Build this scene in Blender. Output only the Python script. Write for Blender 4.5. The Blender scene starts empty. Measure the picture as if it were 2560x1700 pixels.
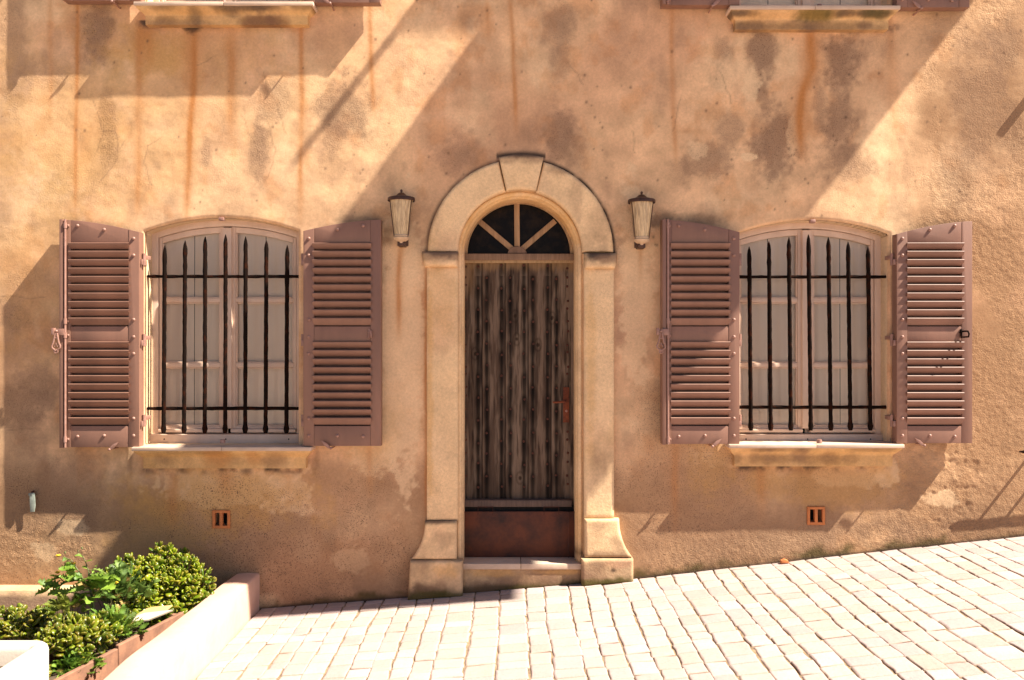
import bpy, math, random
import numpy as np
D = bpy.data
S = bpy.context.scene
COL = S.collection
rnd = random.Random(7)
DC = 6.5            # camera distance from the facade
ZC = 1.765          # eye height
PX = 340.0          # photo pixels per metre on the facade plane
def X(u): return (u - 1280.0) / PX
def Z(v): return (1450.0 - v) / PX
def PT(u, v, y=0.0):
    k = (DC + y) / DC
    return (X(u) * k, y, ZC + (Z(v) - ZC) * k)
# ------------------------------------------------------------------ noise
_T = {}
def vnoise(x, z, seed=0):
    if seed not in _T: _T[seed] = np.random.RandomState(seed + 11).rand(256, 256)
    T = _T[seed]
    xi = np.floor(x).astype(int); zi = np.floor(z).astype(int)
    fx = x - xi; fz = z - zi
    fx = fx * fx * (3 - 2 * fx); fz = fz * fz * (3 - 2 * fz)
    a = T[xi & 255, zi & 255]; b = T[(xi + 1) & 255, zi & 255]
    c = T[xi & 255, (zi + 1) & 255]; d = T[(xi + 1) & 255, (zi + 1) & 255]
    return (a * (1 - fx) + b * fx) * (1 - fz) + (c * (1 - fx) + d * fx) * fz
def fbm(x, z, sc, octv=4, seed=0):
    s = 0; a = 1; t = 0
    for i in range(octv):
        s = s + a * vnoise(x * sc + 17.3 * i, z * sc + 5.1 * i, seed + i); t += a; a *= .55; sc *= 2.03
    return s / t
def sst(a, b, x):
    t = np.clip((x - a) / (b - a), 0, 1)
    return t * t * (3 - 2 * t)
# ------------------------------------------------------------------ materials
def new_mat(name):
    m = D.materials.new(name); m.use_nodes = True
    nt = m.node_tree; p = nt.nodes['Principled BSDF']
    return m, nt, p
def N(nt, typ, **kw):
    n = nt.nodes.new(typ)
    for k, v in kw.items():
        if k in n.inputs: n.inputs[k].default_value = v
        else: setattr(n, k, v)
    return n
def noise_node(nt, scale, detail=4, rough=.6, stretch=None):
    tc = N(nt, 'ShaderNodeNewGeometry')
    n = N(nt, 'ShaderNodeTexNoise'); n.inputs['Scale'].default_value = scale
    n.inputs['Detail'].default_value = detail; n.inputs['Roughness'].default_value = rough
    if stretch:
        mp = N(nt, 'ShaderNodeMapping'); mp.inputs['Scale'].default_value = stretch
        nt.links.new(tc.outputs['Position'], mp.inputs['Vector']); nt.links.new(mp.outputs[0], n.inputs['Vector'])
    else: nt.links.new(tc.outputs['Position'], n.inputs['Vector'])
    return n
def rng(nt, src, a, b, c, d):
    m = N(nt, 'ShaderNodeMapRange'); m.clamp = True
    for i, v in zip((1, 2, 3, 4), (a, b, c, d)): m.inputs[i].default_value = v
    nt.links.new(src, m.inputs[0]); return m.outputs[0]
def mixc(nt, fac, a, b, mode='MIX'):
    m = N(nt, 'ShaderNodeMix'); m.data_type = 'RGBA'; m.blend_type = mode
    for i, s in ((0, fac), (6, a), (7, b)):
        if hasattr(s, 'links'): nt.links.new(s, m.inputs[i])
        else: m.inputs[i].default_value = s
    return m.outputs[2]
def c4(c): return (c[0], c[1], c[2], 1)
def mat_plain(name, col, var=.25, vscale=6, rough=.6, metal=0, bump=.2, bscale=90, col2=None, stretch=None, spec=.5, t0=.35, t1=.65):
    m, nt, p = new_mat(name)
    n = noise_node(nt, vscale, 6, .65, stretch)
    c2 = col2 if col2 else tuple(x * (1 - var) for x in col)
    f = rng(nt, n.outputs[0], t0, t1, 0, 1)
    nt.links.new(mixc(nt, f, c4(col), c4(c2)), p.inputs['Base Color'])
    p.inputs['Roughness'].default_value = rough; p.inputs['Metallic'].default_value = metal
    p.inputs['Specular IOR Level'].default_value = spec
    if bump:
        b = N(nt, 'ShaderNodeBump'); b.inputs['Strength'].default_value = bump; b.inputs['Distance'].default_value = .004
        nb = noise_node(nt, bscale, 4, .6, stretch)
        nt.links.new(nb.outputs[0], b.inputs['Height']); nt.links.new(b.outputs[0], p.inputs['Normal'])
    return m
def mat_attr(name, rough=.92, fine=.35, bs=(55, 170), spec=.15, micro=.13, stretch=None):
    """base colour from the stain map 'Col' (alpha: pits), relief amount from 'Rgh'"""
    m, nt, p = new_mat(name); L = nt.links.new
    at = N(nt, 'ShaderNodeAttribute', attribute_name='Col')
    ra = N(nt, 'ShaderNodeAttribute', attribute_name='Rgh')
    n1 = noise_node(nt, 52, 6, .75, stretch)
    f1 = rng(nt, n1.outputs[0], .3, .7, 1 - micro, 1 + micro)
    sc = N(nt, 'ShaderNodeVectorMath', operation='SCALE'); L(at.outputs['Color'], sc.inputs[0]); L(f1, sc.inputs['Scale'])
    # pits
    n2 = noise_node(nt, 120, 2, .5, stretch)
    inv = N(nt, 'ShaderNodeMath', operation='SUBTRACT'); inv.inputs[0].default_value = 1; L(at.outputs['Alpha'], inv.inputs[1])
    pit = rng(nt, n2.outputs[0], .57, .66, 0, .85)
    pf = N(nt, 'ShaderNodeMath', operation='MULTIPLY'); L(pit, pf.inputs[0]); L(inv.outputs[0], pf.inputs[1])
    col = mixc(nt, pf.outputs[0], sc.outputs[0], (.12, .075, .05, 1))
    L(col, p.inputs['Base Color'])
    p.inputs['Roughness'].default_value = rough; p.inputs['Specular IOR Level'].default_value = spec
    b1 = N(nt, 'ShaderNodeBump'); b1.inputs['Distance'].default_value = .006
    nb = noise_node(nt, bs[0], 5, .65, stretch); L(nb.outputs[0], b1.inputs['Height'])
    st = N(nt, 'ShaderNodeMath', operation='MULTIPLY_ADD'); L(ra.outputs['Fac'], st.inputs[0]); st.inputs[1].default_value = 1.3; st.inputs[2].default_value = fine * .4
    L(st.outputs[0], b1.inputs['Strength'])
    b2 = N(nt, 'ShaderNodeBump'); b2.inputs['Distance'].default_value = .0025; b2.inputs['Strength'].default_value = fine
    nb2 = noise_node(nt, bs[1], 3, .6, stretch); L(nb2.outputs[0], b2.inputs['Height']); L(b1.outputs[0], b2.inputs['Normal'])
    L(b2.outputs[0], p.inputs['Normal'])
    return m
M = {}
M['plaster'] = mat_attr('plaster', fine=.28, bs=(85, 210))
M['stone'] = mat_attr('limestone', fine=.4, micro=.15)
M['wood'] = mat_attr('weathered_wood', rough=.85, fine=.5, bs=(60, 120), stretch=(1, 1, .06), micro=.30)
M['shutter'] = mat_plain('shutter_paint', (.27, .138, .094), vscale=4.5, rough=.5, bump=.12, col2=(.205, .105, .072), bscale=60, stretch=(1, 1, .25))
M['shutter_metal'] = mat_plain('painted_iron', (.36, .20, .155), vscale=30, rough=.42, bump=.15, col2=(.28, .14, .10), spec=.6)
M['iron'] = mat_plain('rusted_wrought_iron', (.010, .006, .0045), vscale=22, spec=.04, rough=.9, bump=.9, bscale=60, col2=(.05, .013, .005), t0=.5, t1=.72)
M['frame'] = mat_plain('window_paint', (.76, .57, .44), vscale=9, rough=.6, bump=.15, col2=(.66, .48, .36), stretch=(1, 1, .4))
M['sheet'] = mat_plain('rusty_steel_sheet', (.13, .034, .012), vscale=5, rough=.72, bump=.25, bscale=120, col2=(.03, .012, .008), t0=.38, t1=.66)
M['rust'] = mat_plain('rusty_iron', (.085, .022, .009), vscale=40, rough=.8, bump=.4, col2=(.05, .014, .008))
M['redrust'] = mat_plain('red_rust', (.22, .05, .014), vscale=40, rough=.8, bump=.3, col2=(.10, .025, .01))
M['terra'] = mat_plain('terracotta', (.60, .21, .065), vscale=25, rough=.85, bump=.2, col2=(.50, .17, .055))
M['trough'] = mat_plain('old_terracotta', (.34, .17, .10), vscale=9, rough=.9, bump=.35, col2=(.20, .10, .065))
M['lowwall'] = mat_plain('pink_render', (.72, .47, .36), vscale=5, rough=.92, bump=.5, bscale=110, col2=(.64, .40, .30), spec=.2)
M['white'] = mat_plain('white_render', (.62, .54, .45), vscale=7, rough=.85, bump=.35, bscale=80, col2=(.66, .57, .47), spec=.2)
M['slab'] = mat_plain('pale_stone_slab', (.66, .50, .38), vscale=8, rough=.8, bump=.2, col2=(.56, .41, .30))
M['soil'] = mat_plain('soil', (.06, .04, .025), vscale=20, rough=1, bump=1, bscale=40, col2=(.12, .08, .05))
M['sand'] = mat_plain('joint_sand', (.36, .25, .15), vscale=18, rough=1, bump=.6, bscale=120, col2=(.16, .11, .07))
M['dark'] = mat_plain('dark_void', (.01, .008, .006), rough=.9, bump=0)
M['inner_shutter'] = mat_plain('inner_shutter_paint', (.90, .75, .60), vscale=5, rough=.95, bump=.15, bscale=300, col2=(.84, .69, .55), stretch=(1, 1, .15))
M['lampmetal'] = mat_plain('brown_lamp_metal', (.055, .028, .020), vscale=30, rough=.5, metal=.3, bump=.3, col2=(.10, .045, .026))
M['lampcream'] = mat_plain('cream_enamel', (.62, .44, .28), vscale=30, rough=.5, bump=.1)
M['lampglass'] = mat_plain('ribbed_cream_glass', (.70, .50, .27), vscale=60, rough=.22, bump=.0, col2=(.30, .20, .10), stretch=(1.5, 1.5, .03), spec=.8)
M['greenmetal'] = mat_plain('pale_green_metal', (.33, .37, .31), vscale=20, rough=.5, bump=.1)
M['yellow'] = mat_plain('yellow_petals', (.75, .50, .02), rough=.7, bump=0)
M['tile'] = mat_plain('cream_tile', (.62, .54, .42), rough=.4, bump=.05, vscale=4, col2=(.52, .43, .32))
M['tan_tile'] = mat_plain('buff_tile', (.62, .40, .18), rough=.5, bump=.05, vscale=4)
M['stem'] = mat_plain('brown_stem', (.16, .10, .05), vscale=40, rough=.8, bump=.4, col2=(.10, .06, .03))
M['gstem'] = mat_plain('green_stem', (.13, .17, .05), vscale=20, rough=.6, bump=.1, col2=(.13, .08, .04))
def leaf_mat(name, rough, trans=.25):
    m, nt, p = new_mat(name); L = nt.links.new
    at = N(nt, 'ShaderNodeAttribute', attribute_name='Col')
    L(at.outputs['Color'], p.inputs['Base Color']); p.inputs['Roughness'].default_value = rough
    p.inputs['Specular IOR Level'].default_value = .5
    tr = N(nt, 'ShaderNodeBsdfTranslucent'); L(at.outputs['Color'], tr.inputs[0])
    mx = N(nt, 'ShaderNodeMixShader'); mx.inputs[0].default_value = trans
    L(p.outputs[0], mx.inputs[1]); L(tr.outputs[0], mx.inputs[2]); L(mx.outputs[0], nt.nodes['Material Output'].inputs[0])
    return m
M['jade'] = leaf_mat('succulent_leaf', .32, .12)
M['leaf'] = leaf_mat('thin_leaf', .5, .35)
def glass_mat(name, tint, rough=.03, fr=1.45):
    m, nt, p = new_mat(name); nt.nodes.remove(p); L = nt.links.new
    t = N(nt, 'ShaderNodeBsdfTransparent'); t.inputs[0].default_value = c4(tint)
    g = N(nt, 'ShaderNodeBsdfGlossy'); g.inputs['Roughness'].default_value = rough
    f = N(nt, 'ShaderNodeFresnel'); f.inputs[0].default_value = fr
    nz = noise_node(nt, 3, 2, .5); b = N(nt, 'ShaderNodeBump'); b.inputs['Strength'].default_value = .15; b.inputs['Distance'].default_value = .02
    L(nz.outputs[0], b.inputs['Height']); L(b.outputs[0], g.inputs['Normal'])
    mx = N(nt, 'ShaderNodeMixShader'); L(f.outputs[0], mx.inputs[0]); L(t.outputs[0], mx.inputs[1]); L(g.outputs[0], mx.inputs[2])
    L(mx.outputs[0], nt.nodes['Material Output'].inputs[0]); return m
M['glass'] = glass_mat('window_glass', (.95, .95, .94), .03, 1.4)
M['fanglass'] = mat_plain('dusty_dark_glass', (.004, .003, .0025), vscale=14, spec=.12, rough=.35, bump=0, col2=(.028, .017, .008), t0=.45, t1=.85)
# ------------------------------------------------------------------ object helpers
def tag(o, label=None, cat=None, group=None, kind=None):
    if label: o['label'] = label
    if cat: o['category'] = cat
    if group: o['group'] = group
    if kind: o['kind'] = kind
    return o
def empty(name, loc=(0, 0, 0), parent=None):
    o = D.objects.new(name, None); COL.objects.link(o); o.location = loc; o.empty_display_size = .1
    if parent: o.parent = parent
    return o
def raw(name, co, faces, mat, parent=None, smooth=True, sharp=None):
    me = D.meshes.new(name); me.from_pydata([tuple(c) for c in co], [], [tuple(f) for f in faces]); me.update()
    o = D.objects.new(name, me); COL.objects.link(o)
    if mat: me.materials.append(mat)
    if smooth:
        me.polygons.foreach_set('use_smooth', [True] * len(me.polygons))
        if sharp: me.set_sharp_from_angle(angle=math.radians(sharp))
    if parent: o.parent = parent
    return o
class MB:
    """collects shapes, then links them as one mesh object"""
    def __init__(s): s.v = []; s.f = []
    def add(s, v, f):
        b = len(s.v); s.v += [tuple(p) for p in v]; s.f += [tuple(i + b for i in q) for q in f]
    def box(s, x0, x1, y0, y1, z0, z1, bev=.0):
        if bev <= 0:
            v = [(x, y, z) for x in (x0, x1) for y in (y0, y1) for z in (z0, z1)]
            s.add(v, [(0, 1, 3, 2), (4, 6, 7, 5), (0, 4, 5, 1), (2, 3, 7, 6), (0, 2, 6, 4), (1, 5, 7, 3)]); return
        import bmesh
        bm = bmesh.new(); bmesh.ops.create_cube(bm, size=1)
        for q in bm.verts:
            q.co.x = (x0 + x1) / 2 + q.co.x * (x1 - x0); q.co.y = (y0 + y1) / 2 + q.co.y * (y1 - y0); q.co.z = (z0 + z1) / 2 + q.co.z * (z1 - z0)
        bmesh.ops.bevel(bm, geom=bm.edges[:], offset=bev, segments=2, affect='EDGES', profile=.5)
        s.bm(bm)
    def bm(s, bm):
        bm.verts.index_update()
        s.add([v.co[:] for v in bm.verts], [[v.index for v in f.verts] for f in bm.faces]); bm.free()
    def prism(s, pts, y0, y1, bev=0):
        """polygon in x,z extruded along y (y0 front)"""
        import bmesh
        bm = bmesh.new(); a = [bm.verts.new((p[0], y1, p[1])) for p in pts]
        f = bm.faces.new(a); r = bmesh.ops.extrude_face_region(bm, geom=[f])
        fr = [g for g in r['geom'] if isinstance(g, bmesh.types.BMVert)]
        for v in fr: v.co.y = y0
        bmesh.ops.recalc_face_normals(bm, faces=bm.faces[:])
        if bev:
            es = [e for e in bm.edges if all(abs(v.co.y - y0) < 1e-6 for v in e.verts)]
            bmesh.ops.bevel(bm, geom=es, offset=bev, segments=2, affect='EDGES', profile=.5)
        s.bm(bm)
    def tube(s, pts, r, seg=10, cap=True):
        P = [np.array(p, float) for p in pts]; n = len(P)
        R = [r] * n if not hasattr(r, '__len__') else r
        b = []; up = None
        for i in range(n):
            t = P[min(i + 1, n - 1)] - P[max(i - 1, 0)]; t /= np.linalg.norm(t) + 1e-12
            if up is None:
                up = np.array((0, 0, 1.)) if abs(t[2]) < .9 else np.array((1., 0, 0))
            a = np.cross(t, up); a /= np.linalg.norm(a) + 1e-12; c = np.cross(a, t); up = c
            b += [tuple(P[i] + R[i] * (math.cos(2 * math.pi * k / seg) * a + math.sin(2 * math.pi * k / seg) * c)) for k in range(seg)]
        f = [(i * seg + k, i * seg + (k + 1) % seg, (i + 1) * seg + (k + 1) % seg, (i + 1) * seg + k) for i in range(n - 1) for k in range(seg)]
        if cap: f += [tuple(range(seg))[::-1], tuple(range((n - 1) * seg, n * seg))]
        s.add(b, f)
    def lathe(s, prof, cx, cy, cz, seg=32, yscale=1, a0=0, a1=2 * math.pi, rib=0, ribn=24):
        full = abs(a1 - a0 - 2 * math.pi) < 1e-6; n = seg if full else seg + 1; v = []
        for r, z in prof:
            for k in range(n):
                a = a0 + (a1 - a0) * k / seg; rr = r * (1 + rib * math.cos(a * ribn))
                v.append((cx + rr * math.cos(a), cy + rr * math.sin(a) * yscale, cz + z))
        f = []
        for i in range(len(prof) - 1):
            for k in range(seg):
                k2 = (k + 1) % n; f.append((i * n + k, i * n + k2, (i + 1) * n + k2, (i + 1) * n + k))
        s.add(v, f)
    def dome(s, x, y, z, r, h, seg=10):
        """round bolt head facing the street (-y)"""
        v = []; rings = 4
        for i in range(rings):
            a = i / rings * math.pi / 2
            for k in range(seg):
                b = 2 * math.pi * k / seg
                v.append((x + r * math.cos(a) * math.cos(b), y - h * math.sin(a), z + r * math.cos(a) * math.sin(b)))
        v.append((x, y - h, z)); f = [(i * seg + k, i * seg + (k + 1) % seg, (i + 1) * seg + (k + 1) % seg, (i + 1) * seg + k) for i in range(rings - 1) for k in range(seg)]
        f += [((rings - 1) * seg + k, (rings - 1) * seg + (k + 1) % seg, rings * seg) for k in range(seg)]
        s.add(v, f)
    def obj(s, name, mat, parent=None, smooth=True, sharp=35):
        o = raw(name, s.v, s.f, mat, parent, smooth, sharp)
        import bmesh
        bm = bmesh.new(); bm.from_mesh(o.data); bmesh.ops.recalc_face_normals(bm, faces=bm.faces[:]); bm.to_mesh(o.data); bm.free()
        return o
def set_attr(o, col, rgh=None):
    me = o.data
    a = me.color_attributes.new('Col', 'FLOAT_COLOR', 'POINT'); a.data.foreach_set('color', np.ascontiguousarray(col, dtype=np.float32).ravel())
    r = me.attributes.new('Rgh', 'FLOAT', 'POINT')
    r.data.foreach_set('value', np.ascontiguousarray(rgh if rgh is not None else np.zeros(len(me.vertices)), dtype=np.float32))
def coords(o):
    a = np.zeros(len(o.data.vertices) * 3); o.data.vertices.foreach_get('co', a); return a.reshape(-1, 3)
#STAINS#
# ------------------------------------------------------------------ stain maps (albedo only)
def blob(U, V, cu, cv, ru, rv, soft=.45, nz=.5, sc=3.0, seed=3, ang=0):
    du, dv = U - cu, V - cv
    if ang:
        a = math.radians(ang); du, dv = du * math.cos(a) + dv * math.sin(a), -du * math.sin(a) + dv * math.cos(a)
    d = np.sqrt((du / ru) ** 2 + (dv / rv) ** 2) + nz * 3.0 * (fbm(U / 340, V / 340, sc * 2.0, 5, seed) - .5) + .9 * (fbm(U / 340, V / 340, 26, 4, seed + 3) - .5)
    return 1 - sst(1 - soft, 1 + soft, d)
def streak(U, V, pts, w, seed=20, fin=30, fout=90):
    vs = [p[1] for p in pts]; us = [p[0] for p in pts]
    uc = np.interp(V, vs, us) + 5 * (fbm(U * 0, V / 340, 2.5, 3, seed) - .5)
    m = np.exp(-((U - uc) / w) ** 2) * sst(vs[0] - fin, vs[0] + fin, V) * (1 - sst(vs[-1] - fout, vs[-1] + fout * .4, V))
    m = m * (.3 + 1.3 * fbm(U / 340 * 5, V / 340, 4.0, 4, seed + 1))
    return np.clip(m, 0, 1)
def line(U, V, pts, w=1.6, wob=5, seed=40):
    m = np.zeros_like(U)
    wu = wob * 2 * (fbm(U / 340, V / 340, 9, 3, seed) - .5); wv = wob * 2 * (fbm(U / 340, V / 340, 9, 3, seed + 7) - .5)
    for (a, b), (c, d) in zip(pts[:-1], pts[1:]):
        px, py = U + wu - a, V + wv - b; dx, dy = c - a, d - b; L = dx * dx + dy * dy
        t = np.clip((px * dx + py * dy) / L, 0, 1)
        m = np.maximum(m, np.exp(-(((px - t * dx) ** 2 + (py - t * dy) ** 2) / (w * w))))
    return m
CREAM = np.array((.75, .482, .275)); PEACH = np.array((.63, .368, .214)); TAN = np.array((.45, .262, .140))
DAMP = np.array((.26, .158, .100)); RUST = np.array((.50, .215, .072)); OCHRE = np.array((.66, .375, .125))
SOOT = np.array((.045, .033, .028)); MOSS = np.array((.10, .085, .025)); PALE = np.array((.82, .585, .35))
def lay(C, m, col): return C + (np.array(col) - C) * np.clip(m, 0, 1)[:, None]
GU = [-2200, 0, 600, 1022, 1300, 1580, 2000, 2560, 4700]; GV = [1740, 1566, 1524, 1492, 1471, 1447, 1399, 1339, 1120]
def ground_v(U): return np.interp(U, GU, GV)
def zg(x): return Z(ground_v(np.asarray(x) * PX + 1280))
def wall_paint(U, V):
    x, z = U / 340, V / 340; n = U.shape[0]
    C = np.repeat(CREAM[None, :], n, 0)
    C = lay(C, sst(.42, .68, fbm(x, z, .8, 4, 60)) * .9, PEACH)
    C = lay(C, sst(.5, .72, fbm(x, z, 2.3, 5, 64)) * .55, PALE)
    C = lay(C, sst(.5, .75, fbm(x, z, 1.5, 5, 68)) * .5 * (1 - sst(400, 1300, U)), OCHRE * .6 + CREAM * .4)
    mott = fbm(x, z, 7, 6, 72); C = lay(C, sst(.52, .75, fbm(x, z, 3.1, 5, 73)) * .35, PEACH * .85); C = lay(C, sst(.54, .72, fbm(x * 1.2, z * .7, 4.5, 6, 75)) * .34, DAMP * 1.25); C = lay(C, sst(.56, .74, fbm(x, z * .8, 6.5, 6, 77)) * .30, RUST * 1.1); C = C * (1 + (mott - .5) * .60 + (fbm(x, z, 45, 3, 74) - .5) * (.06 + .2 * sst(1050, 1250, V)))[:, None]
    spk = np.zeros(n); rg = .04 + .16 * sst(.5, .7, fbm(x, z, 3, 4, 76))
    # tone of the lower wall and of the right-hand end
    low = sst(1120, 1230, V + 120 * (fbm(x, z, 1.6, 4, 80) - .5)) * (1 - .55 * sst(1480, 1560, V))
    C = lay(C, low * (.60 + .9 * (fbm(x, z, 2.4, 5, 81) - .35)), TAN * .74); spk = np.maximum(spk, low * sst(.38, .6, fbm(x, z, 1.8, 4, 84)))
    rz = sst(1540, 1640, U) * (1 - sst(1850, 1960, U)) * sst(900, 1000, V)
    C = lay(C, rz * .55, TAN * .95); spk = np.maximum(spk, rz * .8)
    rr = sst(2230, 2330, U + 90 * (fbm(x, z, 1.7, 4, 88) - .5))
    C = lay(C, rr * (.35 + .6 * sst(.35, .6, fbm(x, z, 2.2, 5, 92))), TAN * .84)  # right end browner, with some lens falloff painted into the tone
    rough = rr * sst(.40, .58, fbm(x, z, 1.6, 4, 96))
    rough = np.maximum(rough, sst(2180, 2260, U) * sst(1000, 1100, V + 60 * (mott - .5)))
    rough = np.maximum(rough, sst(1580, 1700, U) * sst(1320, 1380, V + (ground_v(np.full(1, 1700.))[0] - ground_v(U)) * 1.0 + 60 * (mott - .5)))
    crumb = blob(U, V, 40, 1370, 130, 55, .2, .45) + blob(U, V, 180, 1375, 55, 35, .15, .35)
    C = lay(C, crumb * .5, TAN * 1.12); rough = np.maximum(rough, np.clip(crumb, 0, 1))
    rg = np.maximum(rg, rough)
    # grey-brown damp patches
    for (cu, cv, ru, rv, a) in [(240, 85, 42, 80, .85), (270, 320, 22, 80, .65), (272, 390, 26, 30, .4), (650, 380, 24, 75, .75), (680, 245, 45, 50, .35),
            (516, 385, 14, 40, .45), (855, 270, 62, 72, .7), (828, 345, 30, 60, .4), (1150, 378, 55, 42, .5), (1400, 60, 32, 60, .45), (1400, 160, 26, 40, .35),
            (1400, 335, 38, 70, .7), (1440, 375, 30, 40, .4), (1330, 335, 30, 30, .3), (1808, 130, 24, 38, .5), (1822, 325, 28, 40, .5), (1770, 400, 62, 50, .62), (1700, 430, 30, 40, .3),
            (1907, 130, 32, 66, .85), (1905, 235, 16, 30, .6), (1935, 360, 52, 80, .85), (2105, 155, 50, 62, .9), (2100, 300, 40, 80, .8), (2050, 270, 16, 60, .6), (2110, 400, 60, 50, .6),
            (2200, 90, 60, 60, .25), (2450, 250, 60, 140, .55), (2520, 110, 45, 70, .6), (2530, 340, 40, 80, .55), (2400, 430, 50, 90, .3),
            (30, 790, 45, 38, .62), (70, 700, 60, 30, .3), (50, 1010, 60, 60, .7), (95, 960, 40, 50, .4), (60, 1100, 40, 80, .3),
            (30, 120, 30, 160, .4), (120, 180, 90, 40, .3), (1085, 600, 40, 60, .2), (960, 640, 22, 50, .35), (930, 560, 25, 40, .3), (1545, 650, 18, 60, .35), (1580, 560, 30, 60, .3), (1570, 800, 30, 90, .3),
            (1750, 560, 60, 22, .45), (1640, 545, 40, 20, .4), (1010, 520, 40, 60, .25), (1600, 1330, 60, 60, .35), (150, 1240, 140, 90, .45), (700, 1330, 150, 80, .3), (2100, 1220, 130, 60, .3), (1990, 1330, 200, 60, .35), (1750, 1290, 110, 110, .3)]:
        m = blob(U, V, cu, cv, ru * 1.02, rv * 1.02, .52, .42, 3.2, 100 + int(cu) % 7)
        C = lay(C, m * a * .92, DAMP); spk = np.maximum(spk, m * a * .8); rg = np.maximum(rg, m * .45)
    # pale smooth repairs
    for (cu, cv, ru, rv, a) in [(1880, 220, 26, 40, .6), (1872, 392, 18, 10, .8), (1745, 375, 26, 24, .5), (2220, 1180, 34, 34, .6), (2350, 1250, 40, 22, .6), (175, 1318, 45, 22, .5), (115, 1380, 30, 24, .5), (1005, 860, 60, 320, .6), (1000, 640, 50, 60, .4), (1590, 720, 45, 260, .55), (560, 1215, 190, 46, .6), (720, 1220, 70, 60, .5), (930, 1110, 60, 80, .5), (1800, 1130, 60, 40, .3), (2120, 1190, 90, 30, .4), (1500, 1450, 60, 10, .3), (880, 1400, 40, 30, .25), (1980, 340, 12, 50, .4), (1985, 150, 18, 40, .4)]:
        m = blob(U, V, cu, cv, ru, rv, .15, .35, 4, 120); C = lay(C, m * a, PALE); rg = rg * (1 - m * .8); rough = rough * (1 - m)
    C = lay(C, np.clip(1 - sst(-20, 110, U + 80 * (fbm(x, z, 2, 4, 85) - .5)), 0, 1) * .5, TAN * .9); C = lay(C, sst(2400, 2600, U + 80 * (fbm(x, z, 2, 4, 86) - .5)) * .4, TAN * .75)
    # orange washes under the sills
    for (cu, cv, ru, rv, a) in [(560, 1250, 210, 80, .6), (400, 1330, 90, 120, .35), (2040, 1200, 190, 60, .5), (1790, 1170, 60, 60, .4), (400, 130, 60, 50, .6), (480, 120, 200, 60, .3), (930, 1060, 60, 90, .25), (150, 330, 160, 170, .35), (90, 620, 100, 200, .3)]:
        C = lay(C, blob(U, V, cu, cv, ru, rv, .6, .5, 2.5, 130) * a, OCHRE * .85)
    # rust runs
    for pts, w, a in [([(193, -10), (194, 165), (190, 300), (188, 540)], 5, .8), ([(193, 60), (193, 168)], 5, .6), ([(128, -10), (126, 330)], 7, .35), ([(352, 50), (348, 230), (343, 545)], 9, .6), ([(370, 60), (362, 190)], 22, .6),
            ([(484, 60), (482, 230), (474, 330), (466, 560)], 9, 1.0), ([(482, 60), (480, 250)], 18, .45), ([(576, 80), (580, 170), (574, 350)], 12, .6), ([(752, 60), (754, 200), (750, 560)], 7, .75), ([(925, 0), (927, 170), (934, 290)], 6, .7),
            ([(1218, 0), (1222, 100)], 5, .45), ([(1276, -10), (1282, 120), (1290, 340)], 6, .7), ([(1680, 10), (1678, 130), (1690, 420)], 6, .5), ([(2026, 80), (2030, 170), (2006, 230), (1998, 300), (2003, 400)], 11, 1.0), ([(2024, 80), (2028, 170), (2010, 240), (2001, 390)], 22, .5),
            ([(2228, 60), (2232, 250), (2240, 400)], 14, .35), ([(1003, 612), (998, 700), (996, 850)], 7, .8), ([(1602, 612), (1602, 700)], 5, .5), ([(1066, 680), (1064, 900), (1066, 1290)], 4, .8), ([(922, 1110), (924, 1230)], 7, .5), ([(1690, 1110), (1688, 1200), (1690, 1330)], 9, .45),
            ([(430, 1175), (434, 1330)], 14, .5), ([(560, 1175), (565, 1260)], 20, .4), ([(720, 1175), (722, 1260)], 10, .35), ([(1900, 1160), (1905, 1300)], 12, .4), ([(1930, 1160), (2100, 1200)], 30, .3)]:
        C = lay(C, streak(U, V, pts, w * 1.0, 20 + int(pts[0][0]) % 9) * a * 1.0, RUST); C = lay(C, streak(U, V, pts, w * 3.2, 24 + int(pts[0][0]) % 9) * a * .22, RUST)
    # soot at the sills, over the arch and along the ground; moss at the foot
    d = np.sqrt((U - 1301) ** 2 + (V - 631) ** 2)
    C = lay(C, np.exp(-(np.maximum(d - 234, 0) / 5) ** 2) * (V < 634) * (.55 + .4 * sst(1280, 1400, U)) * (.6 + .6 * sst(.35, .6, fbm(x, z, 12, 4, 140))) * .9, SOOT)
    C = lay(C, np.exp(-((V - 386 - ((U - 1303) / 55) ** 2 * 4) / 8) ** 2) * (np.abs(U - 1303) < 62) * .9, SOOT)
    C = lay(C, np.exp(-((d - 250) / 30) ** 2) * (V < 640) * sst(.45, .7, fbm(x, z, 3, 4, 141)) * .4, DAMP)
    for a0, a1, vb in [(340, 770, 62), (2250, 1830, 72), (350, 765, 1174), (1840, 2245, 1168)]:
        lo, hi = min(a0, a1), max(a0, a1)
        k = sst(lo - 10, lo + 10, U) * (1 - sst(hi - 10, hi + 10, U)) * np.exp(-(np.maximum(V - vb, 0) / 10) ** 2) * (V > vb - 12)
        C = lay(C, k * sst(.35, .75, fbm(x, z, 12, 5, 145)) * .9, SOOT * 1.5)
    C = lay(C, blob(U, V, 487, 68, 26, 16, .4, .4) * .8, SOOT)
    for cu, cv, ru, rv in [(1745, 548, 60, 14), (1648, 552, 30, 16), (905, 552, 50, 14), (970, 590, 14, 34), (790, 1150, 10, 40), (325, 1150, 8, 30)]:
        C = lay(C, blob(U, V, cu, cv, ru, rv, .6, .5) * .45, DAMP * .6)
    gv = ground_v(U); h = gv - V
    C = lay(C, (1 - sst(20, 150, h + 120 * (fbm(x, z, 2.5, 4, 150) - .5))) * .45 * sst(.38, .55, fbm(x, z, 4, 4, 151)), DAMP * .75)
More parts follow.
